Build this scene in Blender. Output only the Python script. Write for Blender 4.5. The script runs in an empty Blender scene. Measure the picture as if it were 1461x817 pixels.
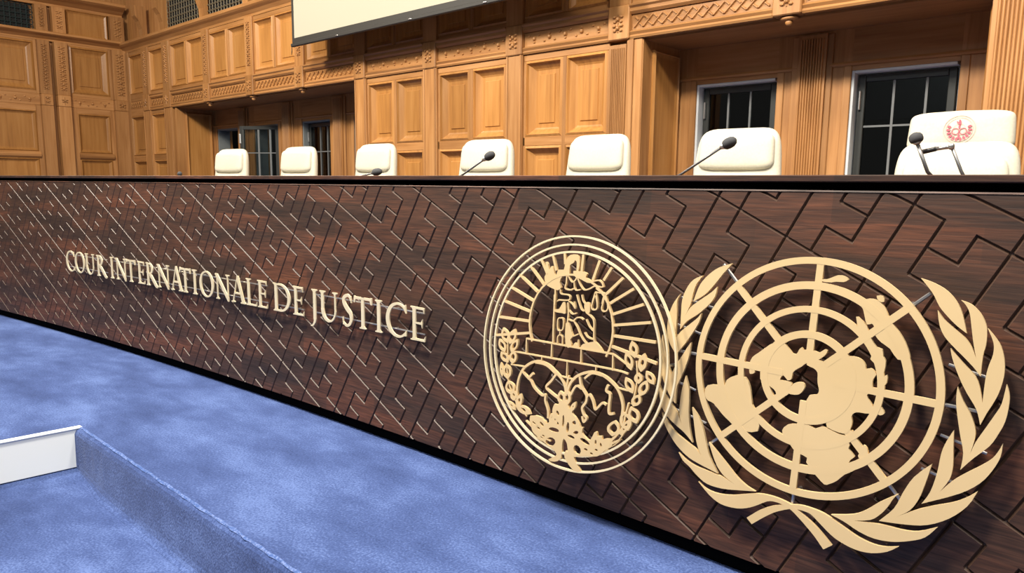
import bpy, bmesh, math, random
from mathutils import Vector, Matrix
from mathutils.geometry import tessellate_polygon

S = 1.2                      # everything below is drawn in units of 1.2 m and scaled to metres at the end
sc = bpy.context.scene
C = sc.collection

# ------------------------------------------------------------------ camera
cam_d = bpy.data.cameras.new('camera'); cam = bpy.data.objects.new('camera', cam_d); C.objects.link(cam)
cam_d.sensor_fit = 'HORIZONTAL'; cam_d.sensor_width = 36.0
cam_d.lens = 36.0 * 1015.25 / 1461.0
cam_d.clip_start = 0.05; cam_d.clip_end = 100
_r, _u, _b = Vector((.7461, .6658, .0109)), Vector((-.1014, .0973, .9901)), Vector((.6581, -.7398, .1401))
cam.matrix_world = Matrix.Translation(Vector((.5948, -1.8751, 1.057)) * S) @ Matrix((_r, _u, _b)).transposed().to_4x4()
sc.camera = cam

# ------------------------------------------------------------------ world, lamps, exposure
world = bpy.data.worlds.new('world'); sc.world = world; world.use_nodes = True
bgn = world.node_tree.nodes['Background']
bgn.inputs[0].default_value = (1.0, .96, .90, 1); bgn.inputs[1].default_value = .09

def area(name, loc, target, size, size_y, power, col):
    d = bpy.data.lights.new(name, 'AREA'); d.shape = 'RECTANGLE'; d.size = size; d.size_y = size_y
    d.energy = power; d.color = col
    o = bpy.data.objects.new(name, d); C.objects.link(o)
    o.location = loc; o.rotation_euler = (Vector(target) - Vector(loc)).to_track_quat('-Z', 'Y').to_euler()
    return o
# ceiling lamps of the hall, high above the carpet in front of the bench
area('hall_lamp', (-1.4, -2.2, 6.6), (-1.2, .4, .6), .9, .9, 610, (1.0, .92, .80))
area('hall_lamp', (-5.2, -2.4, 6.6), (-4.6, .4, .6), .9, .9, 470, (1.0, .92, .80))
area('hall_lamp', (-9.5, -1.6, 6.6), (-9.5, 2.4, 1.4), 1.1, 1.1, 480, (1.0, .90, .76))
area('hall_lamp', (1.6, .4, 6.6), (1.0, 3.0, 1.4), .9, .9, 260, (1.0, .91, .78))
area('hall_lamp', (3.0, -2.2, 6.6), (1.2, .2, .6), .8, .8, 150, (1.0, .92, .80))  # added weak fill, lifts the bench's right end and its groove highlights
# tall windows of the hall on the audience side (daylight)
area('window_light', (-1.5, -7.0, 7.4), (-3.0, 1.0, .6), 8.0, 2.4, 170, (.88, .94, 1.0))
# added fill lamps inside the covered court, brightening what the panes show
area('court_fill', (-.3, 6.0, 3.35), (-.5, 6.7, 2.4), .9, .4, 9, (.86, .93, 1.0))
area('court_fill', (-10.2, 6.0, 3.35), (-10.2, 6.7, 2.0), 2.2, .4, 22, (.80, .90, 1.0))
sc.view_settings.view_transform = 'Standard'; sc.view_settings.look = 'None'
sc.view_settings.exposure = 0.40; sc.view_settings.gamma = 1.0; sc.view_settings.use_curve_mapping = False

# ------------------------------------------------------------------ materials
def newmat(name):
    m = bpy.data.materials.new(name); m.use_nodes = True
    nt = m.node_tree; b = nt.nodes['Principled BSDF']
    return m, nt, b
def plain(name, col, rough=.5, metal=0., spec=.5, coat=0.):
    m, nt, b = newmat(name)
    b.inputs['Base Color'].default_value = (*col, 1); b.inputs['Roughness'].default_value = rough
    b.inputs['Metallic'].default_value = metal; b.inputs['Specular IOR Level'].default_value = spec
    b.inputs['Coat Weight'].default_value = coat
    return m
def N(nt, t, **kw):
    n = nt.nodes.new(t)
    for k, v in kw.items():
        if k[0] == 'i' and k[1:].isdigit(): n.inputs[int(k[1:])].default_value = v
        else: setattr(n, k, v)
    return n
def ramp(nt, stops):
    r = N(nt, 'ShaderNodeValToRGB'); e = r.color_ramp.elements
    while len(e) < len(stops): e.new(.5)
    for i, (p, c) in enumerate(stops): e[i].position = p; e[i].color = (*c, 1)
    return r
def wood(name, dark, mid, light, axis, rough=.42, spec=.4, scale=1.0):
    """oak: grain runs along one object axis; every piece gets its own tone and its own grain"""
    m, nt, b = newmat(name); L = nt.links.new
    tc = N(nt, 'ShaderNodeTexCoord'); oi = N(nt, 'ShaderNodeObjectInfo')
    off = N(nt, 'ShaderNodeVectorMath', operation='ADD'); mul = N(nt, 'ShaderNodeMath', operation='MULTIPLY', i1=37.0)
    L(oi.outputs['Random'], mul.inputs[0]); L(tc.outputs['Object'], off.inputs[0]); L(mul.outputs[0], off.inputs[1])
    mp = N(nt, 'ShaderNodeMapping'); s = [26 * scale] * 3; s[axis] = 1.5 * scale; mp.inputs['Scale'].default_value = s
    L(off.outputs[0], mp.inputs[0])
    n1 = N(nt, 'ShaderNodeTexNoise'); n1.inputs['Scale'].default_value = 1.0; n1.inputs['Detail'].default_value = 7; n1.inputs['Distortion'].default_value = .25
    L(mp.outputs[0], n1.inputs['Vector'])
    mp2 = N(nt, 'ShaderNodeMapping'); s2 = [4.0 * scale] * 3; s2[axis] = .7 * scale; mp2.inputs['Scale'].default_value = s2
    L(off.outputs[0], mp2.inputs[0])
    n2 = N(nt, 'ShaderNodeTexNoise'); n2.inputs['Scale'].default_value = 1.0; n2.inputs['Detail'].default_value = 3
    L(mp2.outputs[0], n2.inputs['Vector'])
    mx = N(nt, 'ShaderNodeMath', operation='MULTIPLY_ADD', i1=.55); L(n1.outputs[0], mx.inputs[0])
    m2 = N(nt, 'ShaderNodeMath', operation='MULTIPLY', i1=.45); L(n2.outputs[0], m2.inputs[0]); L(m2.outputs[0], mx.inputs[2])
    r = ramp(nt, [(.30, dark), (.5, mid), (.72, light)]); L(mx.outputs[0], r.inputs[0])
    hs = N(nt, 'ShaderNodeHueSaturation'); mr = N(nt, 'ShaderNodeMapRange', i3=.84, i4=1.14)
    L(oi.outputs['Random'], mr.inputs[0]); L(mr.outputs[0], hs.inputs['Value']); L(r.outputs[0], hs.inputs['Color'])
    L(hs.outputs[0], b.inputs['Base Color'])
    bp = N(nt, 'ShaderNodeBump'); bp.inputs['Strength'].default_value = .12; bp.inputs['Distance'].default_value = .004
    L(n1.outputs[0], bp.inputs['Height']); L(bp.outputs[0], b.inputs['Normal'])
    b.inputs['Roughness'].default_value = rough; b.inputs['Specular IOR Level'].default_value = spec
    return m
OAK = ((.235, .100, .030), (.355, .166, .055), (.45, .232, .090))
oak_v = wood('oak upright grain', *OAK, 2)
oak_x = wood('oak grain along x', *OAK, 0)
oak_y = wood('oak grain along y', *OAK, 1)
field_v = wood('oak panel field', (.26, .110, .028), (.375, .170, .045), (.455, .225, .070), 2, rough=.36)

def wenge(name, uv=True):
    """dark bench veneer: planks of differing brown lying along the bench, open pored grain"""
    m, nt, b = newmat(name); L = nt.links.new
    tc = N(nt, 'ShaderNodeTexCoord'); src = tc.outputs['UV' if uv else 'Object']
    def nz(sx, sy, det, dist=0.):
        mp = N(nt, 'ShaderNodeMapping'); mp.inputs['Scale'].default_value = (sx, sy, sy); L(src, mp.inputs[0])
        n = N(nt, 'ShaderNodeTexNoise'); n.inputs['Scale'].default_value = 1; n.inputs['Detail'].default_value = det
        n.inputs['Distortion'].default_value = dist; L(mp.outputs[0], n.inputs['Vector']); return n
    br = N(nt, 'ShaderNodeTexBrick'); br.offset = .37; br.offset_frequency = 2
    br.inputs['Color1'].default_value = (0, 0, 0, 1); br.inputs['Color2'].default_value = (1, 1, 1, 1); br.inputs['Mortar'].default_value = (.5, .5, .5, 1)
    br.inputs['Scale'].default_value = 1; br.inputs['Mortar Size'].default_value = 0; br.inputs['Brick Width'].default_value = .52; br.inputs['Row Height'].default_value = .078
    L(src, br.inputs['Vector'])
    g = nz(9, 150, 6, .4); g2 = nz(2.2, 26, 4, 1.2); pl = nz(1.1, 7.0, 2)
    a1 = N(nt, 'ShaderNodeMath', operation='MULTIPLY_ADD', i1=.24); L(br.outputs['Color'], a1.inputs[0])
    a0 = N(nt, 'ShaderNodeMath', operation='MULTIPLY', i1=.80); L(pl.outputs[0], a0.inputs[0]); L(a0.outputs[0], a1.inputs[2])
    tone = ramp(nt, [(.28, (.022, .0125, .0088)), (.44, (.037, .0185, .0118)), (.58, (.056, .0235, .0135)), (.78, (.092, .033, .0165))])
    L(a1.outputs[0], tone.inputs[0])
    gm = N(nt, 'ShaderNodeMapRange', i1=.3, i2=.7, i3=.55, i4=1.6); L(g.outputs[0], gm.inputs[0])
    gm2 = N(nt, 'ShaderNodeMapRange', i1=.3, i2=.7, i3=.72, i4=1.3); L(g2.outputs[0], gm2.inputs[0])
    mm = N(nt, 'ShaderNodeMath', operation='MULTIPLY'); L(gm.outputs[0], mm.inputs[0]); L(gm2.outputs[0], mm.inputs[1])
    cv = N(nt, 'ShaderNodeVectorMath', operation='SCALE'); L(tone.outputs[0], cv.inputs[0]); L(mm.outputs[0], cv.inputs['Scale'])
    L(cv.outputs[0], b.inputs['Base Color'])
    bp = N(nt, 'ShaderNodeBump'); bp.inputs['Strength'].default_value = .35; bp.inputs['Distance'].default_value = .002
    L(g.outputs[0], bp.inputs['Height']); L(bp.outputs[0], b.inputs['Normal'])
    rr = N(nt, 'ShaderNodeMapRange', i1=.3, i2=.7, i3=.62, i4=.46); L(g.outputs[0], rr.inputs[0]); L(rr.outputs[0], b.inputs['Roughness'])
    b.inputs['Specular IOR Level'].default_value = .38
    return m
panel_m = wenge('dark engraved bench wood')
groove_m = plain('lacquered groove cut', (.058, .031, .020), .47, 0, .40)
cap_m = wenge('dark bench rail wood', uv=False)

def carpet_mat():
    m, nt, b = newmat('blue carpet'); L = nt.links.new
    tc = N(nt, 'ShaderNodeTexCoord'); src = tc.outputs['Object']
    def nz(scale, det, sxyz=(1, 1, 1)):
        mp = N(nt, 'ShaderNodeMapping'); mp.inputs['Scale'].default_value = sxyz; L(src, mp.inputs[0])
        n = N(nt, 'ShaderNodeTexNoise'); n.inputs['Scale'].default_value = scale; n.inputs['Detail'].default_value = det
        L(mp.outputs[0], n.inputs['Vector']); return n
    f = nz(120, 4); f2 = nz(70, 3); w = nz(2.6, 4, (.55, 1.3, 1)); w2 = nz(9, 3, (.8, 1.2, 1))
    a = N(nt, 'ShaderNodeMath', operation='MULTIPLY_ADD', i1=.42); L(w.outputs[0], a.inputs[0])
    b1 = N(nt, 'ShaderNodeMath', operation='MULTIPLY_ADD', i1=.16); L(w2.outputs[0], b1.inputs[0])
    b2 = N(nt, 'ShaderNodeMath', operation='MULTIPLY_ADD', i1=.40); L(f.outputs[0], b2.inputs[0])
    b3 = N(nt, 'ShaderNodeMath', operation='MULTIPLY', i1=.10); L(f2.outputs[0], b3.inputs[0])
    L(b3.outputs[0], b2.inputs[2]); L(b2.outputs[0], b1.inputs[2]); L(b1.outputs[0], a.inputs[2])
    r = ramp(nt, [(.41, (.020, .035, .108)), (.54, (.042, .069, .188)), (.68, (.094, .145, .332))]); L(a.outputs[0], r.inputs[0])
    L(r.outputs[0], b.inputs['Base Color'])
    b.inputs['Roughness'].default_value = .95; b.inputs['Specular IOR Level'].default_value = .1
    b.inputs['Sheen Weight'].default_value = .12; b.inputs['Sheen Roughness'].default_value = .5; b.inputs['Sheen Tint'].default_value = (.6, .7, 1, 1)
    bp = N(nt, 'ShaderNodeBump'); bp.inputs['Strength'].default_value = .6; bp.inputs['Distance'].default_value = .006
    L(f.outputs[0], bp.inputs['Height']); L(bp.outputs[0], b.inputs['Normal'])
    return m
carpet_m = carpet_mat()
def worn_mat():
    m, nt, b = newmat('worn pale carpet nosing'); L = nt.links.new
    tc = N(nt, 'ShaderNodeTexCoord'); n = N(nt, 'ShaderNodeTexNoise'); n.inputs['Scale'].default_value = 95; n.inputs['Detail'].default_value = 3
    L(tc.outputs['Object'], n.inputs['Vector'])
    r = ramp(nt, [(.44, (.05, .09, .24)), (.68, (.14, .19, .38))]); L(n.outputs[0], r.inputs[0]); L(r.outputs[0], b.inputs['Base Color'])
    b.inputs['Roughness'].default_value = .95; b.inputs['Specular IOR Level'].default_value = .1
    return m
worn_m = worn_mat()
def leather_mat():
    m, nt, b = newmat('cream leather'); L = nt.links.new
    tc = N(nt, 'ShaderNodeTexCoord'); n = N(nt, 'ShaderNodeTexNoise'); n.inputs['Scale'].default_value = 90; n.inputs['Detail'].default_value = 4
    L(tc.outputs['Object'], n.inputs['Vector'])
    r = ramp(nt, [(.3, (.52, .485, .385)), (.7, (.575, .54, .435))]); L(n.outputs[0], r.inputs[0]); L(r.outputs[0], b.inputs['Base Color'])
    bp = N(nt, 'ShaderNodeBump'); bp.inputs['Strength'].default_value = .08; bp.inputs['Distance'].default_value = .002
    L(n.outputs[0], bp.inputs['Height']); L(bp.outputs[0], b.inputs['Normal'])
    b.inputs['Roughness'].default_value = .5
    return m
leather = leather_mat()
def gold_mat(name, c0, c1, metal, rough):
    m, nt, b = newmat(name); L = nt.links.new
    tc = N(nt, 'ShaderNodeTexCoord'); n = N(nt, 'ShaderNodeTexNoise'); n.inputs['Scale'].default_value = 3; n.inputs['Detail'].default_value = 2
    L(tc.outputs['Object'], n.inputs['Vector'])
    r = ramp(nt, [(.3, c0), (.7, c1)]); L(n.outputs[0], r.inputs[0]); L(r.outputs[0], b.inputs['Base Color'])
    b.inputs['Metallic'].default_value = metal; b.inputs['Roughness'].default_value = rough
    return m
gold = gold_mat('matt gold plate', (.68, .495, .25), (.73, .54, .285), .2, .42)
gold_pale = gold_mat('pale brass letters', (.78, .66, .41), (.85, .73, .49), .25, .36)
black = plain('black shadow gap', (.002, .002, .002), .95, 0, .05)
steel = plain('brushed steel rod', (.55, .55, .54), .3, .9)
dark_metal = plain('dark microphone metal', (.045, .045, .048), .4, .6)
grey_metal = plain('grey microphone stem', (.14, .14, .145), .38, .6)
foam = plain('grey foam windscreen', (.045, .046, .05), .9)
white_paint = plain('white painted board', (.86, .90, .89), .45)
chrome = plain('polished chair metal', (.6, .6, .6), .2, 1)
casement_grey = plain('grey window metal', (.035, .037, .034), .45, .3)
lead_bar = plain('pale glazing bar', (.14, .145, .145), .5, .2)
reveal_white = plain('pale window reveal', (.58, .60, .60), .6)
screen_white = plain('projection screen cloth', (.40, .37, .285), .85)
screen_black = plain('black screen border', (.022, .02, .017), .6)
red_ink = plain('red seal print', (.42, .09, .12), .7)
pink_ink = plain('pale red seal print', (.58, .33, .31), .7)
court_dark = plain('stone outside in shade', (.035, .034, .03), .9)  # kept near black so the colour carries the court's shade
court_pale = plain('stone outside paled for reflection', (.05, .048, .046), .9)  # paler tone stands in for the grey reflection in the upper panes
iron = plain('dark green grille iron', (.03, .045, .045), .5, .4)
bronze = plain('brown bronze grille', (.13, .105, .065), .5, .3)
reveal_shade = plain('shaded window reveal', (.17, .185, .185), .7)  # pale reveal darkened, holds the shade of the left recess
void = plain('dark grille recess', (.006, .006, .006), .9)
def glass_mat():
    m = bpy.data.materials.new('window glass'); m.use_nodes = True; nt = m.node_tree; nt.nodes.clear(); L = nt.links.new
    o = N(nt, 'ShaderNodeOutputMaterial'); mx = N(nt, 'ShaderNodeMixShader'); t = N(nt, 'ShaderNodeBsdfTransparent'); g = N(nt, 'ShaderNodeBsdfGlossy')
    t.inputs[0].default_value = (.62, .66, .66, 1); g.inputs['Roughness'].default_value = .03
    f = N(nt, 'ShaderNodeFresnel'); f.inputs[0].default_value = 1.5; L(f.outputs[0], mx.inputs[0]); L(t.outputs[0], mx.inputs[1]); L(g.outputs[0], mx.inputs[2]); L(mx.outputs[0], o.inputs[0])
    return m
glass = glass_mat()

# ------------------------------------------------------------------ helpers
def obj(name, bm, mat, parent=None, smooth=False, mats=None):
    me = bpy.data.meshes.new(name); bm.normal_update(); bm.to_mesh(me); bm.free()
    for mm in (mats or [mat]): me.materials.append(mm)
    if smooth:
        for p in me.polygons: p.use_smooth = True
    o = bpy.data.objects.new(name, me); C.objects.link(o)
    if parent: o.parent = parent
    return o
def thing(name, label, cat, loc=(0, 0, 0), rotz=0, group=None):
    o = bpy.data.objects.new(name, None); C.objects.link(o); o.empty_display_size = .1
    o.location = loc; o.rotation_euler = (0, 0, rotz); return tag(o, label, cat, group)
def tag(o, label, cat, group=None):
    o['label'] = label; o['category'] = cat
    if group: o['group'] = group
    return o
def struct(o): o['kind'] = 'structure'; return o
def empty_struct(name):
    o = bpy.data.objects.new(name, None); C.objects.link(o); o.empty_display_size = .1; return struct(o)
ident = lambda x, y, z: (x, y, z)
def box(bm, x0, x1, y0, y1, z0, z1, f=ident, bev=0.):
    """box between two corners; bev chamfers its edges"""
    if bev:
        b2 = bmesh.new(); box(b2, x0, x1, y0, y1, z0, z1)
        bmesh.ops.bevel(b2, geom=b2.edges[:], offset=bev, segments=1, affect='EDGES')
        mp = {v: bm.verts.new(f(*v.co)) for v in b2.verts}
        for fc in b2.faces: bm.faces.new([mp[v] for v in fc.verts])
        b2.free(); return
    v = [bm.verts.new(f(x, y, z)) for z in (z0, z1) for y in (y0, y1) for x in (x0, x1)]
    for q in ((0, 2, 3, 1), (4, 5, 7, 6), (0, 1, 5, 4), (2, 6, 7, 3), (0, 4, 6, 2), (1, 3, 7, 5)): bm.faces.new([v[i] for i in q])
def tube(bm, pts, rad, n=8, cap=True):
    pts = [Vector(p) for p in pts]; rad = rad if isinstance(rad, (list, tuple)) else [rad] * len(pts); rings = []
    for i, p in enumerate(pts):
        d = (pts[min(i + 1, len(pts) - 1)] - pts[max(i - 1, 0)]).normalized()
        a = d.cross(Vector((0, 0, 1)) if abs(d.z) < .9 else Vector((1, 0, 0))).normalized(); b = d.cross(a)
        rings.append([bm.verts.new(p + (a * math.cos(t) + b * math.sin(t)) * rad[i]) for t in [2 * math.pi * k / n for k in range(n)]])
    for r0, r1 in zip(rings, rings[1:]):
        for k in range(n): bm.faces.new((r0[k], r0[(k + 1) % n], r1[(k + 1) % n], r1[k]))
    if cap: bm.faces.new(rings[0][::-1]); bm.faces.new(rings[-1])
def superell(bm, c, sx, sy, sz, e=.4, nu=28, nv=14, fn=None):
    """soft cushion / rounded block (superellipsoid); fn bends its points"""
    pw = lambda v, k: math.copysign(abs(v) ** k, v)
    rings = []
    for j in range(nv + 1):
        ph = -math.pi / 2 + math.pi * j / nv; row = []
        for i in range(nu):
            th = 2 * math.pi * i / nu
            p = Vector((pw(math.cos(ph), e) * pw(math.cos(th), e), pw(math.sin(ph), .8), pw(math.cos(ph), e) * pw(math.sin(th), e)))
            p = Vector((c[0] + p.x * sx / 2, c[1] + p.y * sy / 2, c[2] + p.z * sz / 2))
            row.append(bm.verts.new(fn(p) if fn else p))
        rings.append(row)
    for a, b in zip(rings, rings[1:]):
        for i in range(nu):
            k = (i + 1) % nu
            try: bm.faces.new((a[i], b[i], b[k], a[k]))
            except ValueError: pass
    bmesh.ops.remove_doubles(bm, verts=bm.verts[:], dist=1e-6)
def plate(bm, outer, holes=(), z0=-.008, z1=0., f=None):
    """flat cut-out sheet: polygon with holes, real thickness"""
    loops = [list(outer)] + [list(h) for h in holes]
    flat = [p for l in loops for p in l]
    tris = tessellate_polygon([[Vector((p[0], p[1], 0)) for p in l] for l in loops])
    g = f or (lambda x, y, z: (x, y, z))
    top = [bm.verts.new(g(p[0], p[1], z1)) for p in flat]; bot = [bm.verts.new(g(p[0], p[1], z0)) for p in flat]
    for t in tris:
        a, b, c = t
        (ax, ay), (bx, by), (cx, cy) = flat[a][:2], flat[b][:2], flat[c][:2]
        ar = (bx - ax) * (cy - ay) - (by - ay) * (cx - ax)
        if abs(ar) < 1e-12: continue
        if ar < 0: b, c = c, b
        try: bm.faces.new((top[a], top[b], top[c])); bm.faces.new((bot[c], bot[b], bot[a]))
        except ValueError: pass
    k = 0
    for li, l in enumerate(loops):
        n = len(l); A = sum(l[i][0] * l[(i + 1) % n][1] - l[(i + 1) % n][0] * l[i][1] for i in range(n))
        flip = (A < 0) ^ (li > 0)
        for i in range(n):
            a, b = k + i, k + (i + 1) % n
            q = (bot[a], bot[b], top[b], top[a])
            try: bm.faces.new(q[::-1] if flip else q)
            except ValueError: pass
        k += n
def smoothed(pts, n=3):
    """closed outline through the points; a third entry marks a sharp corner"""
    m = len(pts); out = []
    P = [Vector(p[:2]) for p in pts]; sharp = [len(p) > 2 for p in pts]
    for i in range(m):
        p1, p2 = P[i], P[(i + 1) % m]
        p0 = p1 if sharp[i] else P[i - 1]
        p3 = p2 if sharp[(i + 1) % m] else P[(i + 2) % m]
        for k in range(n):
            t = k / n; t2, t3 = t * t, t * t * t
            q = .5 * ((2 * p1) + (p2 - p0) * t + (2 * p0 - 5 * p1 + 4 * p2 - p3) * t2 + (3 * p1 - p0 - 3 * p2 + p3) * t3)
            out.append((q.x, q.y))
    return out
def stroke(pts, w, n=4):
    """ribbon of constant or changing width along a smooth path, as an outline"""
    P = [Vector(p[:2]) for p in pts]; m = len(P); L = []
    for i in range(m - 1):
        p1, p2 = P[i], P[i + 1]; p0 = P[i - 1] if i else p1; p3 = P[i + 2] if i + 2 < m else p2
        for k in range(n):
            t = k / n; t2, t3 = t * t, t * t * t
            L.append((.5 * ((2 * p1) + (p2 - p0) * t + (2 * p0 - 5 * p1 + 4 * p2 - p3) * t2 + (3 * p1 - p0 - 3 * p2 + p3) * t3), (i + t) / (m - 1)))
    L.append((P[-1], 1.)); a, b = [], []
    for i, (p, t) in enumerate(L):
        d = (L[min(i + 1, len(L) - 1)][0] - L[max(i - 1, 0)][0]).normalized(); nn = Vector((-d.y, d.x))
        ww = w(t) if callable(w) else w
        a.append(p + nn * ww / 2); b.append(p - nn * ww / 2)
    return a, b
def ribbon(bm, pts, w, z0=-.008, z1=0., n=4):
    a, b = stroke(pts, w, n)
    V = [[bm.verts.new((p.x, p.y, z)) for p in l] for l in (a, b) for z in (z0, z1)]
    a0, a1, b0, b1 = V
    for i in range(len(a) - 1):
        for q in ((a1[i], b1[i], b1[i + 1], a1[i + 1]), (a0[i + 1], b0[i + 1], b0[i], a0[i]), (a0[i], a1[i], a1[i + 1], a0[i + 1]), (b1[i], b0[i], b0[i + 1], b1[i + 1])): bm.faces.new(q)
    bm.faces.new((a0[0], b0[0], b1[0], a1[0])); bm.faces.new((a1[-1], b1[-1], b0[-1], a0[-1]))
def ring(bm, r0, r1, z0=-.008, z1=0., n=96, c=(0, 0), ry=1.):
    V = [[bm.verts.new((c[0] + r * math.cos(2 * math.pi * k / n), c[1] + r * ry * math.sin(2 * math.pi * k / n), z)) for k in range(n)] for r in (r0, r1) for z in (z0, z1)]
    a0, a1, b0, b1 = V
    for i in range(n):
        j = (i + 1) % n
        for q in ((a1[i], b1[i], b1[j], a1[j]), (a0[j], b0[j], b0[i], a0[i]), (a0[i], a1[i], a1[j], a0[j]), (b1[i], b0[i], b0[j], b1[j])): bm.faces.new(q)
U4 = lambda L: [(p[0] * 1e-4, p[1] * 1e-4) + tuple(p[2:]) for p in L]

# the bench front is a shallow arc in plan and leans back towards its top
B0, KAP, SLOPE, ZT, ZB = -.007458, .021607, .08905, 1.0544, .0544
def arc(s):
    b = B0 + KAP * s
    return -(math.sin(b) - math.sin(B0)) / KAP, (math.cos(b) - math.cos(B0)) / KAP, b
def bench(s, z, off=0.):
    """point at arc length s (leftwards), height z, distance off in front of an upright face"""
    x, y, b = arc(s); return Vector((x + math.sin(b) * off, y - math.cos(b) * off, z))
def arcslab(bm, s0, s1, prof, n=48):
    """sweep a closed profile of (off, z) along the bench arc"""
    rows = [[bm.verts.new(bench(s0 + (s1 - s0) * i / n, z, o)) for o, z in prof] for i in range(n + 1)]
    m = len(prof)
    for a, b in zip(rows, rows[1:]):
        for k in range(m): bm.faces.new((a[k], a[(k + 1) % m], b[(k + 1) % m], b[k]))
    bm.faces.new(rows[0]); bm.faces.new(rows[-1][::-1])
    bmesh.ops.recalc_face_normals(bm, faces=bm.faces[:])

# ------------------------------------------------------------------ outlines of the emblem parts, in ten-thousandths of the drawing unit
LEAVES=[[(2283,2717,1),(2508,2651),(2760,2532),(2964,2354),(3123,2116),(3207,1885),(3289,1599,1),(3101,1728),(2897,1916),(2713,2123),(2575,2368),(2428,2556)],[(3111,2308,1),(3315,2239),(3499,2065),(3614,1856),(3657,1667),(3662,1388),(3631,1159),(3632,708,1),(3502,868),(3316,1048),(3074,1266),(2880,1466),(2755,1709),(2685,2033,1),(2843,1836),(3058,1665),(3270,1497),(3409,1320),(3516,1083,1),(3438,1381),(3369,1710),(3300,2039),(3210,2212)],[(3658,1765,1),(3802,1604),(3937,1405),(4024,1115),(4046,785),(3994,426),(3901,139),(3822,-60),(3732,-336,1),(3628,-12),(3416,308),(3236,633),(3075,1007),(3016,1228,1),(3276,956),(3544,691),(3661,420),(3726,145,1),(3723,371),(3729,726),(3760,986),(3808,1216),(3793,1467)],[(4111,631,1),(4173,463),(4196,231),(4165,-160),(4063,-482),(3942,-753),(3676,-1096),(3469,-1404,1),(3487,-1024),(3378,-589),(3268,-91),(3234,192),(3236,412,1),(3372,115),(3525,-126),(3643,-403),(3667,-640),(3614,-1006,1),(3688,-727),(3831,-388),(3971,-55),(4066,203)],[(4171,-635,1),(4158,-936),(4043,-1268),(3852,-1597),(3501,-1932),(2807,-2375,1),(2952,-2050),(3041,-1581),(3077,-1132),(3153,-830),(3263,-562,1),(3292,-950),(3324,-1346),(3290,-1667),(3132,-2002,1),(3323,-1720),(3558,-1465),(3838,-1204),(4017,-1004),(4119,-796)],[(3833,-1780,1),(3684,-2150),(3382,-2526),(2974,-2816),(2533,-2952),(1983,-3049,1),(2269,-2651),(2414,-2234),(2601,-1810),(2922,-1421,1),(2836,-1899),(2741,-2292),(2590,-2601),(2335,-2835,1),(2637,-2603),(3017,-2361),(3389,-2167),(3626,-1993)],[(2328,-2293,1),(1966,-2591),(1678,-2886),(1401,-3079),(915,-3242,1),(1232,-3314),(1572,-3439),(1925,-3495),(2308,-3439),(2670,-3292),(2958,-3107),(3171,-2802,1),(2808,-3023),(2476,-3094),(2069,-3110),(1455,-3216,1),(1805,-3080),(1995,-2887),(2129,-2670),(2232,-2436)],[(-3301,-2783,1),(-3032,-2939),(-2727,-3027),(-2361,-3063),(-1932,-3110),(-1579,-3206,1),(-1901,-3066),(-2135,-2830),(-2310,-2507),(-2421,-2266,1),(-2133,-2494),(-1830,-2746),(-1532,-2996),(-1248,-3158),(-1000,-3233,1),(-1389,-3321),(-1892,-3427),(-2352,-3429),(-2656,-3294),(-2934,-3096),(-3143,-2977)],[(-3936,-1778,1),(-3524,-2192),(-3164,-2382),(-2814,-2535),(-2615,-2689),(-2447,-2854,1),(-2657,-2632),(-2796,-2324),(-2890,-1937),(-3014,-1418,1),(-2791,-1641),(-2614,-1973),(-2486,-2349),(-2344,-2684),(-2078,-3056,1),(-2515,-2969),(-2967,-2851),(-3369,-2609),(-3670,-2297),(-3839,-2039)],[(-4130,-945,1),(-3975,-1162),(-3675,-1439),(-3463,-1654),(-3270,-1993,1),(-3380,-1704),(-3396,-1362),(-3367,-958),(-3293,-573,1),(-3163,-917),(-3119,-1302),(-3088,-1709),(-3003,-2101),(-2900,-2403,1),(-3184,-2179),(-3545,-1986),(-3796,-1798),(-4000,-1518)],[(-3220,391,1),(-3240,38),(-3356,-424),(-3483,-772),(-3544,-993),(-3535,-1424,1),(-3696,-1293),(-3890,-1001),(-4058,-672),(-4154,-327),(-4186,95),(-4135,472,1),(-3935,-199),(-3745,-613,1),(-3625,-324),(-3459,-29),(-3324,228)],[(-2989,1241,1),(-3047,959),(-3314,464),(-3511,169),(-3654,-31,1),(-3880,258),(-3990,530),(-4000,978),(-3890,1378),(-3685,1710,1),(-3768,1451),(-3729,1014),(-3730,401,1),(-3644,533),(-3529,686),(-3265,929),(-3092,1098)],[(-3038,2290,1),(-3321,2140),(-3515,1860),(-3611,1527),(-3607,1146),(-3595,707,1),(-3397,970),(-3072,1215),(-2791,1509),(-2633,1754),(-2593,2022,1),(-2763,1840),(-3077,1589),(-3339,1357),(-3479,1091,1),(-3348,1443),(-3287,1797),(-3214,2035)],[(-2211,2691,1),(-2590,2548),(-2872,2327),(-3092,2047),(-3203,1749),(-3256,1541,1),(-2939,1763),(-2666,2090),(-2457,2391)]]
STEMS=[[(-1163,-3998,1),(-856,-3702),(-557,-3496),(-313,-3380),(-31,-3286),(245,-3228),(624,-3243),(879,-3305),(1217,-3438),(1587,-3583),(1939,-3635),(2222,-3594),(2454,-3503,1),(2233,-3705),(1909,-3858),(1565,-3901),(1228,-3843),(965,-3736),(652,-3522),(440,-3381),(258,-3360),(106,-3369),(-98,-3425),(-426,-3607),(-728,-3855),(-1011,-4127,1)],[(-2622,-3440,1),(-2374,-3571),(-2014,-3599),(-1607,-3517),(-1217,-3367),(-900,-3262),(-519,-3226),(-113,-3276),(188,-3410),(566,-3630),(781,-3796),(1009,-3991,1),(828,-4155,1),(594,-3912),(344,-3704),(123,-3537),(-72,-3416),(-288,-3357),(-477,-3349),(-663,-3398),(-993,-3632),(-1277,-3781),(-1574,-3854),(-1919,-3857),(-2250,-3722)]]
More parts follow.
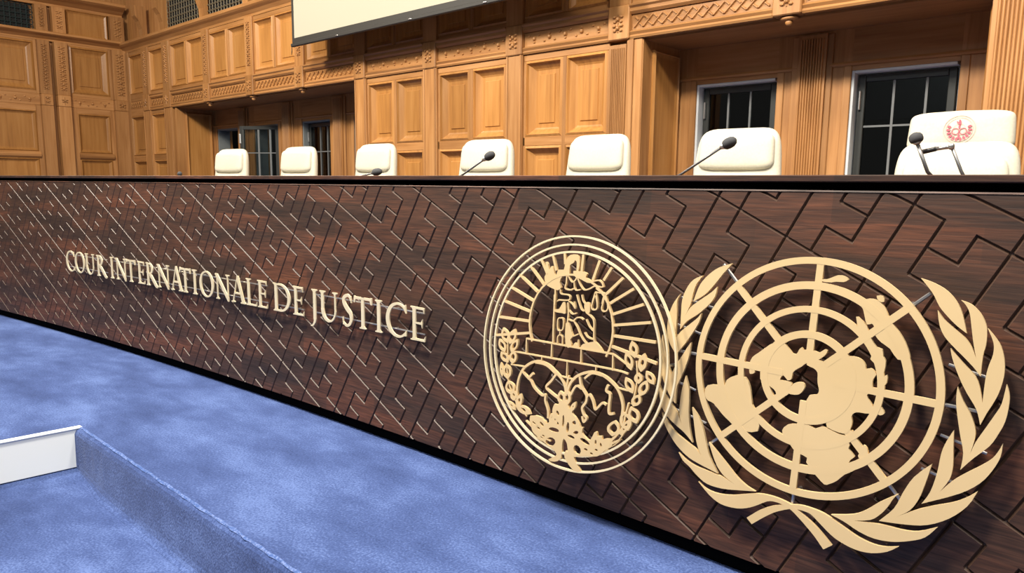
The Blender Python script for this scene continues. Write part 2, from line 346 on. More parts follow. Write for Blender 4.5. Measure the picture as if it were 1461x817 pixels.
CONT=[[(-1495,77),(-1428,276),(-1280,413),(-1091,592),(-890,745),(-685,701),(-554,599),(-440,552),(-306,539),(-254,648),(-189,737),(-144,673),(-43,700),(146,695),(247,670),(369,774),(433,753),(403,652),(328,564),(220,468),(96,340),(-43,351),(-130,265),(-251,166),(-347,60),(-363,-102),(-457,-160),(-577,-52),(-653,-185),(-430,-178),(-335,-241),(-461,-412),(-627,-555),(-700,-610),(-733,-503),(-853,-417),(-1020,-348),(-1166,-256),(-1186,39),(-1284,77),(-1356,27),(-1322,-117),(-1450,-178),(-1480,-71)],[(-333,-259),(-236,-168),(-75,-146),(-14,-232),(-55,-349),(-153,-467),(-345,-497),(-492,-454)],[(402,449),(495,561),(650,664),(759,717),(841,589),(957,704),(1132,701),(1253,649),(1330,549),(1349,461),(1440,496),(1519,458),(1584,370),(1523,234),(1528,91),(1545,12),(1429,-156),(1520,-302),(1598,-420),(1556,-575),(1311,-599),(1199,-634),(1141,-732),(1172,-850),(1151,-1024),(1077,-1169),(901,-1190),(610,-1121),(571,-976),(408,-992),(137,-999),(0,-1129),(-100,-1175),(-179,-1039),(-69,-958),(-93,-819),(38,-638),(121,-424),(285,-378),(336,-270),(289,-107),(269,25),(254,174),(151,263),(-33,321),(86,436),(216,503)],[(-350,-1289),(-466,-1462),(-407,-1605),(-286,-1710),(-140,-1874),(40,-1948),(216,-2000),(207,-2115),(348,-2273),(509,-2414),(688,-2547),(805,-2502),(970,-2373),(1119,-2181),(1323,-2022),(1193,-1945),(1216,-1790),(1304,-1681),(1152,-1531),(1172,-1442),(1127,-1278),(1183,-1058),(1221,-1169),(1150,-1255),(1061,-1222),(905,-1229),(613,-1149),(481,-1138),(328,-1228),(177,-1176),(-99,-1203)],[(1473,-1354),(1555,-1407),(1600,-1582),(1526,-1691),(1441,-1708),(1378,-1641),(1439,-1478)],[(-2680,-869),(-2606,-711),(-2358,-650),(-2152,-714),(-2078,-464),(-1826,-286),(-1562,-297),(-1420,-522),(-1364,-742),(-1294,-1095),(-1326,-1241),(-1115,-1329),(-1095,-1639),(-1451,-1729),(-1691,-1691),(-1904,-1549),(-2120,-1405),(-2389,-1172),(-2560,-1130),(-2654,-1031)],[(1183,2110),(1332,2137),(1485,2084),(1609,1966),(1699,1796),(1809,1610),(1971,1434),(2119,1216),(2233,955),(2227,848),(2000,799),(1815,1020),(1618,1138),(1475,1279),(1437,1457),(1371,1550),(1262,1515),(1197,1691),(1140,1869),(1062,1982)],[(1408,2217),(1547,2223),(1578,2094),(1467,2095)],[(1007,1666),(1119,1618),(1266,1475),(1387,1204),(1519,1019),(1654,981),(1688,822),(1752,725),(1742,459),(1636,420),(1582,574),(1418,709),(1442,836),(1270,1055),(1116,1302)],[(119,2485),(252,2501),(367,2553),(502,2619),(642,2610),(748,2537),(637,2465),(457,2457),(340,2425),(124,2433)],[(1812,412),(1823,210),(1676,19),(1645,134),(1722,296)],[(1747,-368),(1796,-407),(1848,-499),(1762,-569),(1671,-519)]]
RAYS=[((-3156,128),(-1689,413)),((-3102,771),(-1739,796)),((-2892,1339),(-1741,1120)),((-2606,1830),(-1615,1485)),((-2273,2284),(-1472,1796)),((-1859,2616),(-1238,2059)),((-1399,2840),(-1123,2413)),((-948,3031),(-771,2549)),((-489,3141),(-436,2784)),((235,3131),(213,2583)),((853,2997),(649,2371)),((1298,2816),(1045,2409)),((1724,2547),(1172,2002)),((2114,2262),(1341,1750)),((2482,1849),(1459,1429)),((2770,1360),(1518,1108)),((2982,814),(1548,792)),((3065,215),(1521,467))]
FIGP=[[(-1226,2787),(-1124,2750),(-1064,2556),(-990,2662),(-919,2657),(-830,2444),(-757,2407),(-692,2588),(-475,2606),(-442,2826),(-375,2983),(-251,3090),(-15,3117),(97,3040),(119,2807),(85,2611),(18,2627),(9,2862),(-64,2931),(-121,2841),(-247,2756),(-245,2453),(-321,2403),(-509,2386),(-601,2202),(-530,2034),(-658,1933),(-855,1968),(-1056,2025),(-1179,2124),(-1225,2320),(-1165,2437)],[(-98,2596),(85,2611),(294,2608),(428,2556),(376,2424),(523,2364),(628,2342),(632,2296),(454,2283),(213,2366),(53,2394),(-60,2470)],[(-728,1314),(-545,1349),(-413,1574),(-320,1561),(-275,1247),(-411,1230),(-689,1232)],[(-243,908),(-111,950),(3,697),(76,561),(-19,449),(39,311),(19,210),(-180,228)],[(416,1646),(587,1678),(637,1457),(617,1360),(503,1345),(434,1457)],[(400,270),(477,379),(869,511),(1016,462),(1232,260),(1012,212),(405,210)],[(103,272),(182,382),(247,319),(275,493),(318,354),(315,232),(137,229)]]
FIGS=[(54,[(-762,2011),(-737,1749),(-737,1447)]),(54,[(-772,1781),(-741,1288),(-722,743),(-691,248)]),(51,[(-217,1597),(-168,1236),(-179,867),(-137,259)]),(44,[(-334,2402),(-341,2184),(-367,2029),(-175,1995),(-34,2052)]),(44,[(-267,2408),(-119,2249),(7,2325),(51,2416)]),(41,[(-42,2278),(-11,2087),(63,2009),(217,2046)]),(44,[(77,2418),(173,2234),(346,2059),(548,2102),(742,2206),(944,2195),(1066,2228)]),(44,[(629,2332),(875,2397),(1008,2316),(1055,2217)]),(44,[(798,2149),(957,2060),(1136,2017)]),(37,[(784,2031),(961,2019),(1160,2019)]),(37,[(785,2021),(727,1825),(693,1652)]),(37,[(822,2025),(865,1840),(893,1675)]),(37,[(1123,2015),(1077,1843),(1054,1694)]),(37,[(1161,2009),(1214,1838),(1262,1719)]),(44,[(779,1926),(724,1753),(685,1559),(749,1483),(861,1509),(894,1607),(846,1815),(807,1929)]),(44,[(1141,1965),(1092,1749),(1054,1556),(1117,1481),(1226,1506),(1272,1606),(1225,1811),(1168,1968)]),(44,[(-551,1966),(-512,1839),(-213,1828),(-150,1726),(-251,1661),(-602,1632)]),(34,[(-575,1635),(-653,1582)]),(44,[(101,1876),(178,1691),(319,1442),(439,1409)]),(44,[(291,1896),(352,1711),(478,1606)]),(37,[(-207,1647),(-49,1568),(83,1438),(18,1649)]),(41,[(-165,1359),(-19,1255),(126,1298)]),(44,[(-152,1067),(30,1042),(169,1158),(314,1177),(421,1130)]),(47,[(60,1046),(227,850),(366,628),(559,440),(711,367)]),(51,[(501,1369),(714,1252),(812,1122),(841,817),(881,537),(993,411)]),(41,[(521,1156),(655,958),(810,836)]),(44,[(501,744),(629,619),(835,578)]),(37,[(76,561),(274,663)]),(41,[(-458,1076),(-560,1013),(-548,717),(-451,669),(-335,747),(-347,1041),(-458,1076)]),(37,[(-445,670),(-444,534)]),(37,[(-520,249),(-523,448),(-444,534),(-340,475),(-321,268)])]
BRICK=[(51,[(-1812,210),(0,224),(1606,247)]),(47,[(-2278,-300),(-96,-251),(1650,-215),(2157,-254)]),(47,[(-1796,212),(-1767,-277)]),(47,[(-731,208),(-716,-258)]),(47,[(426,195),(448,-254)]),(47,[(1587,244),(1621,-248)]),(37,[(-1102,-263),(-1102,-423)]),(37,[(-74,-265),(-58,-734)]),(37,[(1013,-229),(1020,-378)]),(41,[(-2397,-755),(-1725,-729)]),(41,[(-262,-772),(235,-783)]),(41,[(1858,-733),(2203,-746)]),(41,[(1593,245),(2133,-5)])]
GLOBL=[(85,[(-1947,-2051),(-2040,-1703),(-2023,-1241),(-1862,-846),(-1574,-584),(-1242,-452),(-864,-490),(-556,-641),(-247,-846),(-83,-1076),(-21,-1352)]),(76,[(-1898,-883),(-1688,-1026),(-1484,-1139),(-1311,-1346),(-992,-1521),(-845,-1491),(-826,-1694),(-690,-1961),(-665,-2222)]),(78,[(-1623,-1105),(-1412,-885)]),(76,[(-473,-743),(-634,-978),(-833,-1222),(-635,-1360),(-294,-1496)]),(59,[(-1351,-515),(-898,-526),(-512,-721)])]
GLOBR=[(85,[(-6,-1276),(109,-922),(374,-632),(854,-426),(1308,-460),(1697,-646),(1917,-860),(2064,-1200),(2075,-1483),(2069,-1769)]),(76,[(448,-648),(528,-931),(748,-1183),(750,-1390),(627,-1595),(698,-1788),(814,-1881),(720,-2021),(651,-1858)]),(71,[(145,-1306),(333,-969),(554,-1015)]),(68,[(757,-1270),(850,-1133),(1007,-1307),(1099,-1537),(1197,-1472),(1352,-1293),(1491,-1322)]),(81,[(1502,-712),(1451,-896),(1595,-982),(1591,-1300),(1615,-1555),(1780,-1519)]),(68,[(629,-674),(892,-463),(1274,-466)])]
TREEP=[[(-1364,-2365),(-1175,-2237),(-902,-2261),(-785,-2376),(-637,-2370),(-469,-2066),(-430,-1847),(-385,-1698),(-220,-1691),(-147,-1564),(6,-1560),(125,-1755),(265,-1642),(266,-1834),(409,-1939),(574,-2119),(633,-2214),(722,-2194),(696,-2363),(853,-2487),(1018,-2528),(1152,-2253),(1243,-2218),(1279,-2330),(1439,-2291),(1455,-2394),(1688,-2310),(1743,-2560),(1516,-2777),(1313,-2958),(908,-3064),(510,-3187),(481,-3236),(615,-3420),(760,-3572),(502,-3630),(177,-3386),(94,-3227),(141,-3076),(219,-3112),(167,-2848),(20,-2724),(-20,-2950),(-22,-3369),(-288,-3552),(-528,-3536),(-238,-3347),(-278,-3212),(-797,-3004),(-1097,-2877),(-1222,-2706)]]
TREEH=[[(-177,-2527),(-226,-2571),(-335,-2600),(-464,-2603),(-562,-2578),(-593,-2535),(-543,-2490),(-432,-2461),(-304,-2459),(-207,-2484)],[(-260,-2222),(-220,-2277),(-210,-2321),(-235,-2339),(-283,-2323),(-338,-2279),(-378,-2225),(-387,-2180),(-363,-2163),(-314,-2179)],[(-845,-2438),(-800,-2487),(-787,-2529),(-810,-2548),(-862,-2538),(-921,-2501),(-966,-2453),(-979,-2410),(-956,-2391),(-904,-2402)],[(-974,-2600),(-939,-2648),(-932,-2688),(-956,-2705),(-1000,-2693),(-1050,-2655),(-1085,-2608),(-1092,-2568),(-1068,-2551),(-1023,-2563)],[(-6,-2158),(-11,-2276),(-31,-2352),(-57,-2357),(-81,-2289),(-93,-2174),(-88,-2056),(-68,-1980),(-41,-1976),(-18,-2044)],[(201,-2319),(189,-2422),(161,-2488),(126,-2494),(98,-2436),(89,-2338),(101,-2235),(130,-2169),(165,-2163),(192,-2221)],[(451,-2107),(441,-2147),(408,-2179),(364,-2189),(326,-2174),(308,-2139),(319,-2098),(352,-2067),(396,-2057),(434,-2072)],[(565,-2380),(556,-2416),(515,-2452),(457,-2475),(404,-2476),(376,-2453),(385,-2417),(426,-2380),(484,-2357),(537,-2357)],[(439,-2612),(401,-2638),(326,-2647),(243,-2635),(183,-2608),(169,-2575),(207,-2549),(282,-2540),(366,-2552),(425,-2579)],[(1013,-2671),(956,-2697),(852,-2692),(740,-2656),(663,-2604),(651,-2556),(709,-2530),(814,-2536),(925,-2572),(1001,-2624)],[(-288,-2920),(-335,-3007),(-440,-3070),(-563,-3083),(-656,-3042),(-684,-2961),(-636,-2873),(-530,-2811),(-408,-2798),(-315,-2840)],[(-734,-2838),(-747,-2877),(-787,-2910),(-839,-2922),(-883,-2910),(-902,-2878),(-889,-2838),(-849,-2806),(-798,-2794),(-754,-2806)],[(681,-2864),(714,-2949),(691,-3030),(622,-3076),(532,-3071),(456,-3014),(424,-2929),(447,-2847),(516,-2801),(606,-2808)],[(1260,-2529),(1253,-2575),(1236,-2605),(1215,-2608),(1198,-2584),(1192,-2541),(1199,-2496),(1216,-2466),(1237,-2462),(1254,-2487)],[(1454,-2561),(1461,-2604),(1452,-2635),(1432,-2643),(1408,-2625),(1389,-2588),(1383,-2545),(1391,-2514),(1411,-2506),(1435,-2524)],[(959,-2859),(936,-2880),(895,-2889),(851,-2883),(821,-2865),(816,-2840),(839,-2819),(880,-2810),(924,-2816),(954,-2835)],[(1326,-2780),(1305,-2798),(1271,-2805),(1236,-2797),(1215,-2778),(1214,-2755),(1235,-2738),(1269,-2731),(1304,-2739),(1325,-2758)],[(1164,-2948),(1141,-2963),(1107,-2964),(1075,-2951),(1058,-2929),(1062,-2905),(1086,-2890),(1120,-2889),(1152,-2902),(1169,-2924)],[(-237,-1945),(-216,-1998),(-219,-2040),(-246,-2054),(-286,-2035),(-324,-1991),(-345,-1938),(-342,-1896),(-315,-1882),(-275,-1901)],[(-1124,-2543),(-1152,-2549),(-1200,-2536),(-1250,-2510),(-1283,-2481),(-1286,-2459),(-1258,-2453),(-1210,-2466),(-1160,-2492),(-1127,-2522)],[(1703,-2636),(1693,-2661),(1649,-2706),(1587,-2755),(1531,-2788),(1503,-2794),(1513,-2769),(1557,-2723),(1619,-2674),(1675,-2641)]]
TREEL=[[(-122,-1655,1),(-288,-1597),(-355,-1480),(-333,-1354),(-260,-1235,1),(-132,-1284),(-42,-1369),(-26,-1504)],[(15,-1677,1),(-108,-1557),(-130,-1394),(-74,-1250),(23,-1128,1),(116,-1225),(168,-1355),(142,-1522)],[(-213,-2185,1),(-407,-2125),(-501,-1989),(-498,-1840),(-438,-1695,1),(-287,-1747),(-173,-1844),(-132,-2001)],[(212,-1811,1),(184,-1711),(216,-1603),(281,-1520),(361,-1458,1),(382,-1537),(373,-1629),(316,-1733)],[(4,-1863,1),(-152,-1857),(-249,-1785),(-278,-1687),(-263,-1582,1),(-141,-1590),(-36,-1633),(26,-1729)],[(-22,-2004,1),(-106,-1906),(-100,-1787),(-33,-1688),(65,-1609,1),(127,-1689),(151,-1787),(105,-1905)]]
OLL=[[(-2615,-67,1),(-2811,8),(-2908,149),(-2909,295),(-2852,432,1),(-2700,368),(-2584,264),(-2539,106)],[(-2506,-87,1),(-2601,63),(-2575,230),(-2473,361),(-2334,460,1),(-2264,340),(-2248,199),(-2326,37)],[(-2690,-397,1),(-2876,-344),(-2986,-227),(-3011,-97),(-2984,30,1),(-2839,-16),(-2717,-100),(-2651,-237)],[(-2435,-344,1),(-2480,-196),(-2421,-45),(-2307,65),(-2170,140,1),(-2139,24),(-2157,-108),(-2257,-248)],[(-2503,-710,1),(-2705,-711),(-2840,-632),(-2890,-519),(-2884,-395,1),(-2725,-399),(-2584,-444),(-2491,-554)],[(-2324,-731,1),(-2458,-625),(-2481,-483),(-2420,-357),(-2314,-251,1),(-2213,-337),(-2158,-451),(-2187,-597)],[(-2484,-1287,1),(-2662,-1192),(-2725,-1040),(-2688,-890),(-2597,-756,1),(-2460,-835),(-2369,-951),(-2363,-1117)],[(-2736,-1249,1),(-2834,-1145),(-2879,-1001),(-2874,-870),(-2841,-759,1),(-2765,-844),(-2708,-959),(-2691,-1109)],[(-2250,-1767,1),(-2463,-1721),(-2558,-1599),(-2543,-1458),(-2463,-1319,1),(-2299,-1360),(-2178,-1444),(-2144,-1590)],[(-2157,-1954,1),(-2287,-1889),(-2320,-1785),(-2276,-1684),(-2190,-1593,1),(-2091,-1647),(-2031,-1727),(-2044,-1839)],[(-1966,-2161,1),(-2055,-2039),(-2050,-1886),(-1980,-1757),(-1878,-1652,1),(-1811,-1750),(-1786,-1875),(-1833,-2028)],[(-1379,-2241,1),(-1605,-2310),(-1819,-2287),(-1963,-2203),(-2054,-2091,1),(-1871,-2040),(-1676,-2032),(-1487,-2098)],[(-2036,-2252,1),(-2187,-2245),(-2309,-2184),(-2377,-2102),(-2407,-2013,1),(-2288,-2021),(-2170,-2058),(-2070,-2139)],[(-984,-2577,1),(-1206,-2621),(-1355,-2561),(-1409,-2444),(-1403,-2304,1),(-1228,-2274),(-1073,-2295),(-971,-2398)],[(-741,-2601,1),(-931,-2615),(-1041,-2544),(-1062,-2433),(-1029,-2309,1),(-880,-2303),(-757,-2340),(-694,-2443)],[(-1047,-2965,1),(-996,-2793),(-869,-2696),(-724,-2679),(-582,-2711,1),(-624,-2842),(-711,-2951),(-863,-3008)],[(-832,-2853,1),(-1015,-2887),(-1173,-2845),(-1267,-2761),(-1316,-2659,1),(-1169,-2635),(-1020,-2649),(-888,-2723)],[(-338,-2396,1),(-521,-2374),(-612,-2278),(-612,-2158),(-559,-2033,1),(-417,-2054),(-307,-2116),(-266,-2237)]]
OLR=[[(2352,246,1),(2201,334),(2133,478),(2143,619),(2199,746,1),(2316,673),(2402,563),(2426,407)],[(2263,-131,1),(2098,-41),(2008,112),(1997,267),(2034,409,1),(2162,334),(2265,218),(2313,48)],[(2580,-119,1),(2475,19),(2470,187),(2535,328),(2637,441,1),(2716,330),(2752,192),(2713,24)],[(3042,-402,1),(2885,-378),(2781,-286),(2743,-172),(2749,-56,1),(2871,-79),(2980,-139),(3051,-254)],[(2383,-792,1),(2209,-748),(2099,-631),(2066,-497),(2082,-364,1),(2218,-403),(2336,-484),(2407,-624)],[(2608,-830,1),(2539,-675),(2578,-514),(2680,-395),(2811,-311,1),(2861,-433),(2861,-573),(2778,-724)],[(2545,-480,1),(2418,-427),(2377,-334),(2408,-238),(2479,-150,1),(2577,-194),(2640,-264),(2639,-368)],[(2414,-1171,1),(2345,-1038),(2382,-913),(2481,-829),(2608,-776,1),(2657,-880),(2659,-993),(2579,-1104)],[(2321,-1923,1),(2109,-1864),(2009,-1717),(2018,-1551),(2090,-1388,1),(2254,-1441),(2377,-1543),(2417,-1717)],[(1788,-2220,1),(1617,-2110),(1598,-1961),(1691,-1828),(1841,-1717,1),(1969,-1806),(2034,-1925),(1984,-2079)],[(2590,-1645,1),(2393,-1607),(2290,-1485),(2283,-1338),(2334,-1190,1),(2487,-1225),(2607,-1307),(2658,-1457)],[(1672,-2523,1),(1745,-2334),(1897,-2155),(2060,-2034),(2216,-1957,1),(2157,-2104),(2050,-2264),(1875,-2426)],[(2068,-2122,1),(2057,-1958),(2125,-1783),(2230,-1651),(2347,-1555,1),(2353,-1683),(2318,-1833),(2219,-2000)],[(1523,-2683,1),(1635,-2530),(1803,-2386),(1961,-2289),(2102,-2229,1),(2014,-2347),(1885,-2476),(1705,-2606)],[(1578,-2663,1),(1513,-2541),(1549,-2422),(1644,-2338),(1766,-2283,1),(1814,-2378),(1815,-2484),(1737,-2593)]]
OLLS=[(44,[(-2601,222),(-2575,-349),(-2542,-1002),(-2356,-1543),(-2048,-1973),(-1540,-2351)]),(51,[(-1573,-2499),(-1187,-2698),(-810,-2865),(-486,-2927)])]
OLRS=[(44,[(2401,181),(2472,-225),(2454,-704),(2365,-1116)]),(51,[(2257,-1104),(2179,-1533),(2096,-1915),(1776,-2358),(1433,-2656)])]

# ================================================================== the setting: carpeted floors
XL, YW, YR = -13.05, 3.2, 3.8          # left wall, back wall face, back of the window recesses
STEP = -.18
bm = bmesh.new()
v = [bm.verts.new(p) for p in ((XL, -.895, 0), (3.5, -.895, 0), (3.5, YR + .3, 0), (XL, YR + .3, 0))]; bm.faces.new(v)
w = [bm.verts.new(p) for p in ((XL, -6, 0), (-3.3, -6, 0), (-2.786, -.895, 0))]; bm.faces.new((w[0], w[1], w[2], v[0]))
n = 60                                  # worn rounded carpet nosing and carpeted riser facing the audience
prof = [(-.885, 0), (-.900, -.003), (-.913, -.011), (-.920, -.026), (-.950, STEP + .03), (-.957, STEP + .014), (-.966, STEP + .005), (-.980, STEP + .001)]
cove = lambda i, y: -.922 + (y + .922) * min(1, i / 4) if y < -.922 else y      # square against the white board, then soft
rows = [[bm.verts.new((-2.779 + (6.279) * i / n, cove(i, y), z)) for y, z in prof] for i in range(n + 1)]
for a, b in zip(rows, rows[1:]):
    for k in range(7): bm.faces.new((a[k], a[k + 1], b[k + 1], b[k]))
bmesh.ops.recalc_face_normals(bm, faces=bm.faces[:])
for f_ in bm.faces:
    if f_.normal.z < -.01 or (abs(f_.normal.z) < .01 and f_.normal.y > 0): f_.normal_flip()
struct(obj('floor', bm, carpet_m))
bm = bmesh.new()
v = [bm.verts.new(p) for p in ((-3.4, -6, STEP), (3.5, -6, STEP), (3.5, -.9, STEP), (-3.4, -.9, STEP))]; bm.faces.new(v)
struct(obj('floor_lower', bm, carpet_m))
bm = bmesh.new()                        # the worn, slightly fluffed edge of the step
rw = random.Random(3); n = 220
rows = [[bm.verts.new((-2.77 + 6.2 * i / n, y + rw.uniform(-.0025, .0025), z + rw.uniform(0, .0015))) for y, z in ((-.893, .0010), (-.898, .0003), (-.903, -.003))] for i in range(n + 1)]
for a, b in zip(rows, rows[1:]):
    for k in range(2): bm.faces.new((a[k], a[k + 1], b[k + 1], b[k]))
struct(obj('trim_2', bm, worn_m))
bm = bmesh.new()                        # white board that closes the side of the step, with a small flared lip
f_ = lambda x, y, z: (x + (y + .9) * .1, y, z)
box(bm, -2.80, -2.776, -3.6, -.905, STEP + .004, -.004, f_, .002)
box(bm, -2.80, -2.770, -3.6, -.890, -.005, .0015, f_, .002)
struct(obj('trim_1', bm, white_paint))
bm = bmesh.new(); box(bm, XL, 3.4, .98, YR + .2, .001, .34)
struct(obj('floor_platform', bm, carpet_m))

# ================================================================== oak panelled walls
def back(u, d, z): return (u, YW - d, z)             # u along the back wall, d out of it
def left(u, d, z): return (XL + d, u, z)             # the left wall
def coffer(bm, F, u0, u1, z0, z1, d, m=.07, dep=.045, inner=True):
    """sunk field with sloping mouldings; the frame around it is part of the wall face"""
    st = [(0, 0.), (.25 * m, 0.012), (.35 * m, -.2 * dep), (.8 * m, -.85 * dep), (m, -dep)]
    if inner: st += [(m + .035, -dep), (m + .042, -dep + .010), (m + .052, -dep + .010)]
    R = [[bm.verts.new(F(a, d + o, b)) for a, b in ((u0 + k, z0 + k), (u1 - k, z0 + k), (u1 - k, z1 - k), (u0 + k, z1 - k))] for k, o in st]
    for a, b in zip(R, R[1:]):
        for i in range(4): bm.faces.new((a[i], a[(i + 1) % 4], b[(i + 1) % 4], b[i]))
    bm.faces.new(R[-1])
    back_ = [bm.verts.new(F(a, d - dep - .012, b)) for a, b in ((u0, z0), (u1, z0), (u1, z1), (u0, z1))]
    for i in range(4): bm.faces.new((R[0][(i + 1) % 4], R[0][i], back_[i], back_[(i + 1) % 4]))
    bm.faces.new(back_[::-1]); bmesh.ops.recalc_face_normals(bm, faces=bm.faces[:])
def panel(wall, F, u0, u1, z0, z1, d=0., m=.07, dep=.045, inner=True, mat=None):
    bm = bmesh.new(); coffer(bm, F, u0, u1, z0, z1, d, m, dep, inner); return obj('wall_panel', bm, mat or field_v, wall)
def slab(wall, name, F, u0, u1, z0, z1, d0, d1, mat, bev=.004):
    bm = bmesh.new(); box(bm, u0, u1, d0, d1, z0, z1, F, bev); bmesh.ops.recalc_face_normals(bm, faces=bm.faces[:]); return obj(name, bm, mat, wall)
def profile(wall, name, F, u0, u1, prof, mat):
    """moulding: (d, z) outline swept along u"""
    bm = bmesh.new()
    a = [bm.verts.new(F(u0, d, z)) for d, z in prof]; b = [bm.verts.new(F(u1, d, z)) for d, z in prof]; n = len(prof)
    for i in range(n): bm.faces.new((a[i], a[(i + 1) % n], b[(i + 1) % n], b[i]))
    bm.faces.new(a[::-1]); bm.faces.new(b); bmesh.ops.recalc_face_normals(bm, faces=bm.faces[:])
    return obj(name, bm, mat, wall)
def corn(z0, z1, d):     # a small moulded ledge: ovolo below, fillet above
    h = z1 - z0
    return [(-.02, z0), (.006, z0), (.010, z0 + .2 * h), (d * .45, z0 + .45 * h), (d * .8, z0 + .6 * h), (d, z0 + .72 * h), (d, z0 + .92 * h), (d * .9, z1), (-.02, z1)]
def fluted(wall, F, u0, u1, z0, z1, d, nf, mat=None):
    """pilaster face with upright reeds"""
    bm = bmesh.new(); box(bm, u0, u1, d - .05, d, z0, z1, F)
    m = (u1 - u0) * .08; wd = (u1 - u0 - 2 * m) / nf
    for k in range(nf):
        c = u0 + m + wd * (k + .5); pr = [(-.45, 0), (-.36, .6), (-.15, .95), (.15, .95), (.36, .6), (.45, 0)]
        lo = [bm.verts.new(F(c + a * wd, d + b * wd * .75, z0 + .03)) for a, b in pr]; hi = [bm.verts.new(F(c + a * wd, d + b * wd * .75, z1 - .03)) for a, b in pr]
        for i in range(5): bm.faces.new((lo[i], lo[i + 1], hi[i + 1], hi[i]))
        bm.faces.new(lo); bm.faces.new(hi[::-1])
    bmesh.ops.recalc_face_normals(bm, faces=bm.faces[:])
    return obj('fluted_pilaster', bm, mat or oak_v, wall)
def carving(wall, F, u0, u1, z0, z1, d, kind, seed=0):
    """low relief ornament: interlaced band, flower studs or an upright leaf scroll"""
    bm = bmesh.new(); rnd = random.Random(seed); h = z1 - z0
    def blob(cu, cz, ru, rz, hh):
        n = 8; top = bm.verts.new(F(cu, d + hh, cz)); r = [bm.verts.new(F(cu + ru * math.cos(2 * math.pi * k / n), d, cz + rz * math.sin(2 * math.pi * k / n))) for k in range(n)]
        r2 = [bm.verts.new(F(cu + .6 * ru * math.cos(2 * math.pi * k / n), d + .8 * hh, cz + .6 * rz * math.sin(2 * math.pi * k / n))) for k in range(n)]
        for k in range(n):
            q = (k + 1) % n; bm.faces.new((r[k], r[q], r2[q], r2[k])); bm.faces.new((r2[k], r2[q], top))
    def bar(p, q, wd, hh):
        p, q = Vector(p), Vector(q); t = (q - p).normalized(); nn = Vector((-t.y, t.x)) * wd / 2
        b = [bm.verts.new(F(x.x, d, x.y)) for x in (p + nn, q + nn, q - nn, p - nn)]
        tt = [bm.verts.new(F(x.x, d + hh, x.y)) for x in (p + nn * .4, q + nn * .4, q - nn * .4, p - nn * .4)]
        bm.faces.new(tt)
        for k in range(4): bm.faces.new((b[k], b[(k + 1) % 4], tt[(k + 1) % 4], tt[k]))
    if kind == 'band':
        st = h * .8; nn_ = max(2, int((u1 - u0) / st)); st = (u1 - u0) / nn_
        for k in range(nn_):
            a = u0 + k * st
            bar((a, z0 + .12 * h), (a + st * .95, z0 + .88 * h), h * .17, .014); bar((a + st * .1, z0 + .88 * h), (a + st * .45, z0 + .62 * h), h * .16, .013)
            bar((a + st * .55, z0 + .38 * h), (a + st * .95, z0 + .12 * h), h * .16, .013); blob(a + st * .25, z0 + .3 * h, h * .11, h * .11, .007); blob(a + st * .75, z0 + .7 * h, h * .11, h * .11, .007)
    elif kind == 'stud':
        nn_ = max(2, int((u1 - u0) / (h * 1.5))); st = (u1 - u0) / nn_
        for k in range(nn_): blob(u0 + (k + .5) * st, (z0 + z1) / 2, h * .2, h * .22, .022); 
        for k in range(nn_ * 3): blob(u0 + (k + .5) * st / 3, z0 + h * (.22 if k % 2 else .78), h * .14, h * .10, .012)
    else:
        cu = (u0 + u1) / 2; wd = u1 - u0; nn_ = max(1, int(h / (wd * .55)))
        for k in range(nn_):
            cz = z0 + (k + .5) * h / nn_; blob(cu, cz, wd * .17, wd * .18, .022)
            for sg in (-1, 1): blob(cu + sg * wd * .27, cz + wd * .14, wd * .17, wd * .11, .018); blob(cu + sg * wd * .24, cz - wd * .16, wd * .15, wd * .10, .016)
            bar((cu, cz - h / nn_ * .5), (cu, cz + h / nn_ * .5), wd * .08, .006)
    bmesh.ops.recalc_face_normals(bm, faces=bm.faces[:])
    return obj('carving', bm, oak_v, wall)

wb = empty_struct('wall_back')
UP_X = 3.0                                             # the wall runs on past the right edge of the frame
